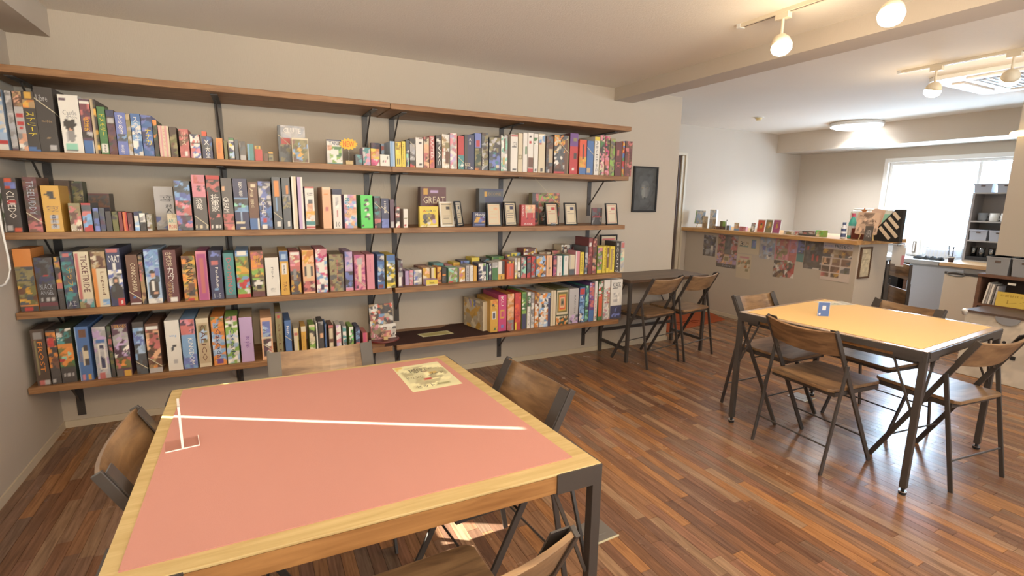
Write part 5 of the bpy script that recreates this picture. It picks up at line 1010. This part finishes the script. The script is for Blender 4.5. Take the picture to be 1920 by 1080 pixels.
o, h9, w9 = easel(1598, 1639, 396, 'wooden easel with a large pink card on the counter', 6.12, ('#e3c3ad', 'A #e3c3ad/#e3c3ad/#e3c3ad/#8c7468 .05 .95 .05 .95;H #6a5248 .78 .88 .1 .5 menu;H #6a5248 .55 .65 .55 .9 set')); tag(o, 'large pale pink written card standing on the wooden easel', 'card')
goods(1618, 1633, 424, 'char', 'H ltgrey .25 .75 .2 .8 OPEN', 'small black label plate before the pink card', 'sign', .004, x=6.07, name='label_plate', lean=.1)
r = thing('wooden_box', 'red-brown wooden box behind the pink card', 'box', (6.28, py(1626, 6.28), ZT + .0003)); MB().box((-.04, -.13, 0), (.04, .13, .012)).box((-.04, -.13, .012), (-.032, .13, .10)).box((.032, -.13, .012), (.04, .13, .10)).box((-.032, -.13, .012), (.032, -.122, .10)).box((-.032, .122, .012), (.032, .13, .10)).build('box_body', mat('redwood', '#7e3f2c', .45), r)
MB().lathe([(.001, .05), (.024, .065), (.03, .10), (.022, .13), (.001, .138)], 14, (0, -.08, 0)).build('orange_fruit', mat('fruit_orange', '#d98a35', .5), r, smooth=True)
r = thing('file_box', 'black and cream diagonally striped file box on the counter end', 'file box', (6.20, py(1661, 6.20), ZT + .0003), math.radians(-12))
pn = MB(); prof = [(.12, 0), (-.12, 0), (-.12, .29), (-.05, .29), (.10, .12), (.12, .10)]
pn.v = [(-.002, y, z) for y, z in prof] + [(.002, y, z) for y, z in prof]; pn.f = [tuple(range(6)), tuple(range(11, 5, -1))] + [(q, (q+1) % 6, 6 + (q+1) % 6, 6 + q) for q in range(6)]; pn.build('side_panel', 'rubber', r)
for y0, z0, y1, z1 in ((-.035, .262, -.095, .205), (.0, .215, -.095, .125), (.035, .168, -.095, .045), (.075, .125, -.03, .025)): MB().bar((-.0035, y0, z0), (-.0035, y1, z1), .003, .030).build('stripe', mat('stripe_cream', '#dccab6', .5), r)
MB().box((.002, -.12, 0), (.035, -.116, .29)).build('back_panel', 'rubber', r); MB().box((.002, -.116, 0), (.035, .116, .004)).build('base_panel', 'rubber', r); MB().box((.002, .116, 0), (.035, .12, .10)).build('front_panel', 'rubber', r)
r = thing('paper_stack', 'pale pink folders leaning behind the written card', 'folder', (6.37, py(1645, 6.37), ZT + .0003)); MB().bar((0, .09, .0), (.02, .04, .27), .10, .006, up=(1, 0, 0)).build('folder', mat('folder_pink', '#d9b9a6', .6), r); MB().bar((.015, .08, .0), (.035, .03, .285), .10, .006, up=(1, 0, 0)).build('folder', 'folder_pink', r)
for k in range(6): tag(card('file', (6.40 + .0, -.905 - .0 + .0, ZT + .0005) if 0 else (6.52 + k * .035, -.950, ZT + .0005), (1, 0, 0), (0, 0, 1), .03, .24 + .012 * ((k * 3) % 4) - (.1 if k == 5 else 0), .12, ('mint', 'white', 'pink', 'white', 'ltgreen', 'green')[k], 'K ltgrey .3 .6 .1 .9', cell=.03), ('pale green', 'white', 'pale pink', 'second white', 'leaf-green', 'short dark green')[k] + ' file standing at the counter\'s end, edge on', 'file', 'files at the counter end')
r = thing('printer', 'white rounded machine behind the easel on the counter', 'printer', (6.71, py(1628, 6.71) + .01, ZT + .0003)); MB().box((-.12, -.14, 0), (.12, .14, .27)).build('housing', 'white_plastic', r, bevel=.03); MB().box((-.09, -.12, .27), (.09, .12, .285)).build('lid', 'white_plastic', r, bevel=.006)
r = thing('star_ornament', 'small orange-brown star ornament above the pink card', 'ornament', (6.48, at(1621, 392, 'x', 6.48).y, at(1621, 402, 'x', 6.48).z))
s = MB(); s.v = [(0, .032 * q * math.sin(a), .032 + .032 * q * math.cos(a)) for k in range(10) for a, q in ((math.pi * k / 5, 1 if k % 2 == 0 else .45),)]; s.v = [(-.004, y, z) for _, y, z in s.v] + [(.004, y, z) for _, y, z in s.v]; s.f = [tuple(range(10)), tuple(range(19, 9, -1))] + [(k, (k+1) % 10, 10 + (k+1) % 10, 10 + k) for k in range(10)]; s.build('star', mat('star_orange', '#b87444', .6), r)
MB().box((-.004, -.006, ZT + .0005 - r.location.z), (.004, .006, .008)).box((-.02, -.02, ZT + .0003 - r.location.z), (.02, .02, ZT + .006 - r.location.z)).build('star_stand', 'pale_wood', r)

# ---------------------------------------------------------------- folded chairs leaning beside the counter
for k in range(4):
    lb = ('folded wooden chair flat beside the counter end', 'second folded chair from the counter end', 'third folded chair from the counter end', 'folded chair turned outwards, showing its wooden seat')[k]
    xx = 6.84 if k < 3 else 6.98; r = thing('folded_chair', lb + ', dark steel frame', 'chair', (xx, py((1641, 1650, 1659, 1681)[k], xx, .4), 0), math.radians(27 if k < 3 else 52), 'folded chairs by the counter')
    for s in (-1, 1): MB().bar((s * .20, -.0, .004), (s * .20, .02, .80), .011, .024, up=(0, 1, 0)).build('back_post', 'black_steel', r); MB().bar((s * .185, -.016, .004), (s * .185, .0, .60), .010, .018, up=(0, 1, 0)).build('rear_leg', 'black_steel', r)
    MB().bar((0, .012, .64), (0, .018, .79), .375, .010, up=(0, 1, 0)).build('backrest', 'chair_wood', r); MB().bar((0, -.012, .16), (0, .0, .53), .36, .014, up=(0, 1, 0)).build('seat', 'chair_wood', r)
    MB().tube([Vector((-.19, .0, .10)), Vector((.19, .0, .10))], .0045, 6).build('cross_bar', 'black_steel', r)
# ---------------------------------------------------------------- kitchen units under the window
r = thing('kitchen_worktop', 'stainless steel worktop under the kitchen window', 'worktop', (7.95, -.66, .785)); MB().box((-.37, -.30, -.045), (.345, .62, 0)).build('steel_top', 'steel', r, bevel=.004); MB().box((.33, -.3, 0), (.345, .62, .10)).build('splashback', 'steel', r)
mat('wood_top', '#c9a67c', .4); r = thing('side_worktop', 'pale wood worktop section right of the steel one', 'worktop', (7.95, -1.30, .785)); MB().box((-.37, -.70, -.04), (.34, .335, 0)).build('wood_top', 'wood_top', r, bevel=.003)
r = thing('sink_unit', 'dark open sink unit left of the steel refrigerator', 'cabinet', (7.95, -.325, 0))
MB().box((-.34, -.35, 0), (.34, -.32, .735)).box((-.34, .28, 0), (.34, .31, .735)).box((.30, -.32, 0), (.34, .28, .735)).box((-.3, -.32, .08), (.3, .28, .11)).build('cabinet_body', 'brown_board', r)
MB().box((-.25, -.22, .40), (.15, .2, .70)).build('black_crate', 'rubber', r)
r = thing('undercounter_fridge', 'low stainless steel refrigerator with a loop handle', 'refrigerator', (7.95, -1.02, 0))
MB().box((-.33, -.33, .16), (.33, .34, .74)).build('fridge_body', 'steel', r, bevel=.003)
MB().box((-.352, -.155, .19), (-.33, .335, .72)).build('side_door', mat('steel_blue_reflection', '#b5bac4', .3, metal=.15), r, bevel=.003)  # bluish reflection on the stainless front, put into the base colour
dd = MB().box((-.355, -.31, .19), (-.33, .0, .665)).build('fridge_door', mat('steel_warm', '#e2d2bd', .32, metal=.1), r, bevel=.003); dd.location = (0, 0, 0)
MB().box((-.358, -.31, .667), (-.335, .0, .69)).build('door_rail', 'black_steel', r)
MB().tube([Vector((-.36, -.10 + .075 * math.cos(t * math.pi / 8), .672 + .02 * math.sin(t * math.pi / 8))) for t in range(17)], .007, 8).build('loop_handle', mat('handle_grey', '#8a8883', .35, metal=.6), r)
for s in (-.28, .28): MB().lathe([(.02, 0), (.02, .16)], 10, (-.28, s, 0)).build('foot', 'rubber', r)
r = thing('side_unit', 'narrow steel and brown side unit right of the refrigerator', 'cabinet', (7.95, -1.42, 0)); MB().box((-.34, -.12, .16), (.33, .055, .74)).build('unit_body', 'steel_warm', r); MB().box((-.352, .035, .17), (-.34, .055, .74)).build('grey_edge', 'grey_plastic', r); MB().box((-.345, -.12, .65), (-.34, .03, .67)).build('dark_rail', 'black_steel', r)
# things on the worktop
WZ = .7855
r = thing('water_dispenser', 'white countertop water appliance left on the steel worktop', 'appliance', (8.10, -.50, WZ)); MB().box((-.10, -.09, 0), (.12, .07, .215)).build('housing', 'white_plastic', r, bevel=.02); MB().box((-.106, -.035, .04), (-.10, -.005, .17)).build('gauge_window', mat('gauge', '#6b5a48', .3), r); MB().box((-.108, -.028, .05), (-.106, -.012, .16)).build('gauge_scale', 'white_paint', r)
r = thing('spray_bottle', 'light blue spray bottle on the steel worktop', 'bottle', (7.92, -.395, WZ)); MB().lathe([(.032, 0), (.034, .01), (.034, .09), (.014, .14), (.012, .16)], 16).build('bottle_body', mat('spray_blue', '#8fc7e6', .3), r, smooth=True); MB().box((-.035, -.012, .16), (.02, .012, .185)).build('spray_head', 'white_plastic', r, bevel=.004); MB().box((-.034, -.006, .125), (-.026, .006, .165)).build('trigger', 'white_plastic', r)
r = thing('towel_hanger', 'white sheets hanging from hooks at the counter\'s far corner', 'towel', (6.855, -.90, 1.0)); 
card('paper', (.004, .045, -.215), (0, -1, 0), (0, 0, 1), .10, .20, .002, 'white', '', r); card('paper', (-.003, .0, -.235), (0, -1, 0), (.02, 0, 1), .075, .19, .002, 'white', 'K pink .6 1 .1 .6', r)
for s in (.0, -.03): MB().tube([Vector((-.006, s, -.008)), Vector((-.012, s, -.02)), Vector((-.006, s, -.032))], .003, 6).build('hook', 'black_steel', r)
MB().box((-.003, -.06, -.012), (.005, .05, .0)).build('hanger_rail', 'black_steel', r)
r = thing('dish_rack', 'white wire dish rack on the steel worktop', 'dish rack', (8.08, -.78, WZ)); m_ = MB().box((-.14, -.14, 0), (.14, .14, .01))
for k in range(9):
    y = -.14 + k * .035; m_.box((-.14, y - .002, 0), (-.136, y + .002, .12)).box((.136, y - .002, 0), (.14, y + .002, .12)).box((-.14, y - .0015, .01), (.14, y + .0015, .014))
m_.box((-.142, -.142, .116), (.142, -.136, .124)).box((-.142, .136, .116), (.142, .142, .124)).box((-.142, -.142, .116), (-.136, .142, .124)).box((.136, -.142, .116), (.142, .142, .124)); m_.build('wire_basket', 'white_plastic', r)
MB().box((-.12, -.12, .015), (.12, .12, .10)).build('tray', mat('tray_white', '#d9dde6', .5), r)
b = MB(); n = 14
for i in range(n + 1):
    for j in range(7):
        a = math.pi * j / 6; yy = -.13 + .26 * i / n; rr = .03 + .01 * math.sin(i * 1.7); b.v.append((-.045 * math.cos(a), yy, max(0, rr * math.sin(a) + .006 * math.sin(i * 2.3 + j))))
for i in range(n):
    for j in range(6): q = i * 7 + j; b.f.append((q, q + 1, q + 8, q + 7))
b.f += [tuple(range(7)), tuple(n * 7 + j for j in reversed(range(7)))]
o = b.build('drying_cloth', mat('cloth_black', '#26282a', .95), smooth=True); o.location = (7.72, -.80, WZ + .001); tag(o, 'rumpled black cloth lying on the front of the steel worktop', 'cloth')
r = thing('cup', 'small black cup at the end of the steel worktop', 'cup', (7.68, -1.02, WZ)); MB().lathe([(.022, 0), (.028, .06), (.025, .06), (.02, .006), (.001, .006)], 16).build('cup_body', mat('cup_black', '#33242c', .4), r, smooth=True); MB().lathe([(.0285, .045), (.0288, .055)], 16).build('rim_band', 'white_plastic', r)
r = thing('cutlery_rack', 'white wire cutlery rack left of the dark shelf unit', 'rack', (7.85, -.93, WZ)); m_ = MB()
for k in range(6): m_.box((-.06, -.04 + k * .015, 0), (-.057, -.037 + k * .015, .06)).box((.057, -.04 + k * .015, 0), (.06, -.037 + k * .015, .06))
m_.box((-.06, -.04, 0), (.06, .038, .004)).box((-.06, -.04, .057), (-.056, .038, .061)).box((.056, -.04, .057), (.06, .038, .061)); m_.build('wire_basket', 'white_plastic', r)
MB().bar((0, .0, .01), (.01, .02, .16), .01, .004).bar((.02, -.02, .01), (0, -.03, .15), .012, .004).build('utensils', 'rubber', r)
# dark shelf unit on the worktop
r = thing('shelf_unit', 'dark open shelf unit standing on the worktop by the window', 'shelf', (8.10, -1.33, WZ)); 
for a_, b_ in ((.315, .335), (-.335, -.315)): MB().box((-.12, a_, 0), (.10, b_, .73)).build('side_panel', mat('unit_dark', '#8d8684', .5), r)
for z in (0, .215, .42, .72): MB().box((-.125, -.315, z), (.10, .315, z + .014)).build('shelf', mat('unit_shelf', '#a39d98', .5), r)
MB().box((.09, -.315, .014), (.10, .315, .72)).build('back_panel', 'unit_dark', r)
mat('bin_grey', '#a3a7b2', .5); mat('bin_dark', '#8b8d92', .5)
def bin_(loc, w, h, d, m, label, group, rz=0):
    r = thing('storage_bin', label, 'bin', loc, rz, group); b = MB(); t = .003; w0, d0 = w * .46, d * .46; w1, d1 = w * .5, d * .5
    b.hexa([(-d0, -w0, 0), (d0, -w0, 0), (d0, w0, 0), (-d0, w0, 0), (-d1, -w1, h), (d1, -w1, h), (d1, w1, h), (-d1, w1, h)]); b.build('bin_body', m, r)
    MB().box((-d1 - .004, -w1 - .004, h - .012), (d1 + .004, w1 + .004, h)).build('bin_rim', m, r); MB().box((-d1 - .003, -w * .12, h * .68), (-d1 + .004, w * .12, h * .80)).build('handle_slot', 'dark_gap', r)
    return r
for k, y in enumerate((-1.07, -1.26, -1.45)): bin_((8.08, y, WZ + .7345), .15, .09, .2, 'bin_grey', ('left', 'middle', 'right')[k] + ' grey bin on top of the dark shelf unit', 'bins on top of the shelf unit')
for k, y in enumerate((-1.10, -1.265, -1.43)): bin_((8.07, y, WZ + .2295), .15, .115, .2, 'bin_grey', ('left', 'middle', 'right')[k] + ' grey bin inside the dark shelf unit', 'bins inside the shelf unit')
for k in range(5):
    y = -1.08 - k * .095; r = thing('mug', ('dark', 'first white', 'second white', 'third white', 'fourth white')[k] + ' mug in the shelf unit, counted from the left', 'mug', (8.06, y, WZ + .4345), group='mugs in the shelf unit')
    MB().lathe([(.034, 0), (.038, .004), (.039, .085), (.035, .085), (.033, .008), (.001, .008)], 16).build('mug_body', 'white_plastic' if k else 'bin_dark', r, smooth=True)
    MB().tube([Vector((-.005, -.036 - .022 * math.sin(t * math.pi / 6), .042 + .026 * math.cos(t * math.pi / 6))) for t in range(7)], .004, 6).build('handle', 'white_plastic' if k else 'bin_dark', r)
for k in range(6):
    y = -1.06 - k * .075; r = thing('glass', 'clear drinking glass, number %s from the left on the lowest unit shelf' % ('one', 'two', 'three', 'four', 'five', 'six')[k], 'glass', (8.05 - .02 * (k % 2), y, WZ + .0145 + .04), group='glasses in the shelf unit')
    MB().lathe([(.024, 0), (.030, .10), (.028, .10), (.022, .006), (.001, .006)], 14).build('glass_body', 'drinking_glass', r, smooth=True)
tag(MB().box((7.98, -1.62, WZ + .0142), (8.18, -1.02, WZ + .0542)).build('tray', 'rubber', bevel=.003), 'black tray carrying the glasses in the shelf unit', 'tray')

# ---------------------------------------------------------------- brown shelf with bins, books and sign; white bin box
r = thing('low_bookcase', 'brown low bookcase at the right edge', 'bookcase', (6.80, -2.10, 0))
MB().box((-.19, .415, 0), (.195, .44, .785)).build('side_panel', 'brown_board', r); MB().box((-.19, -.6, 0), (.195, -.575, .785)).build('side_panel', 'brown_board', r); MB().box((-.20, -.6, .785), (.195, .44, .81)).build('top_board', 'brown_board', r)
MB().box((-.19, -.575, .535), (.195, .415, .555)).build('shelf', 'brown_board', r); MB().box((.185, -.575, 0), (.195, .415, .785)).build('back_panel', 'dark_gap', r)
bin_((6.74, -1.765, .8105), .15, .15, .22, 'bin_dark', 'grey lidless bin on the brown bookcase, nearer the kitchen', 'bins on the bookcase'); bin_((6.74, -1.935, .8105), .16, .15, .22, 'bin_dark', 'grey bin on the brown bookcase, cut by the right edge', 'bins on the bookcase')
for k, (c, w) in enumerate((('white', .012), ('ltgrey', .012), ('white', .014), ('dkgrey', .01), ('ltgrey', .012))):
    o = card('magazine', (6.62, -1.712 - k * .017, .5560), (0, -1, 0), (0, -.12 + .01 * k, 1), w, .185 - .006 * k, .14, c, 'K dkgrey .3 .6 .1 .9' if k % 2 else '', cell=.01); tag(o, ('outermost white', 'pale grey', 'second white', 'dark', 'last pale grey')[k] + ' magazine leaning in the brown bookcase', 'magazine', 'magazines in the bookcase')
o = card('yellow_sign', (6.612, -1.80, .5565), (0, -1, 0), (.08, 0, 1), .24, .12, .004, '#d9b93f', 'H #8a6a20 .68 .84 .1 .95 お会計はこちら;H #a88a3a .2 .5 .3 .95 レジ', cell=.03); tag(o, 'yellow handwritten sign in the brown bookcase', 'sign')
tag(card('paper_label', (6.608, -1.86, .74), (0, -1, 0), (0, 0, 1), .05, .018, .001, 'white', ''), 'small white label hanging above the yellow sign', 'label')
r = thing('waste_box', 'white waste box with a grey handle at the right edge', 'waste box', (6.40, -2.02, 0))
card('front_panel', (-.155, .265, .003), (0, -1, 0), (0, 0, 1), .56, .525, .004, '#d8d0c4', 'A #d8d0c4/#cfc6b8 0 1 0 1', r, cell=.03)
MB().box((-.15, -.29, .003), (.18, .262, .50)).build('box_body', 'white_plastic', r); MB().box((-.165, -.30, .528), (.19, .272, .545)).build('lid', 'dark_gap', r)
MB().prism([(0, -.10), (.012, -.07), (.012, .03), (0, .06)], 0, .001).build('lid_clip', 'grey_plastic', r)
hb = MB(); hp = [(math.cos(math.pi * t / 10) * .075, -.06 * math.sin(math.pi * t / 10)) for t in range(11)]; hb.v = [(-.166, -.0 + y, .528 + z) for y, z in hp] + [(-.158, y, .528 + z) for y, z in hp]; hb.f = [tuple(range(11)), tuple(range(21, 10, -1))] + [(i, (i+1) % 11, 11 + (i+1) % 11, 11 + i) for i in range(11)]; hb.build('grey_handle', 'grey_plastic', r)
pi_ = MB().lathe([(.012, 0), (.012, .002)], 12, (-.162, -.005, .335), 'x').box((-.1615, -.022, .25), (-.1595, .012, .318)).bar((-.1605, -.02, .30), (-.1605, -.045, .26), .002, .009, up=(0, 1, 0)).box((-.1615, -.018, .20), (-.1595, -.006, .25)).box((-.1615, -.001, .20), (-.1595, .011, .25)).box((-.1615, -.085, .21), (-.1595, -.055, .24)).box((-.1615, .045, .225), (-.1595, .075, .27)); pi_.build('litter_pictogram', 'rubber', r)
MB().lathe([(.018, 0), (.018, .02), (.03, .03), (.02, .045), (.001, .05)], 12, (-.15, .27, .50)).build('bag_knot', 'white_plastic', r, smooth=True)
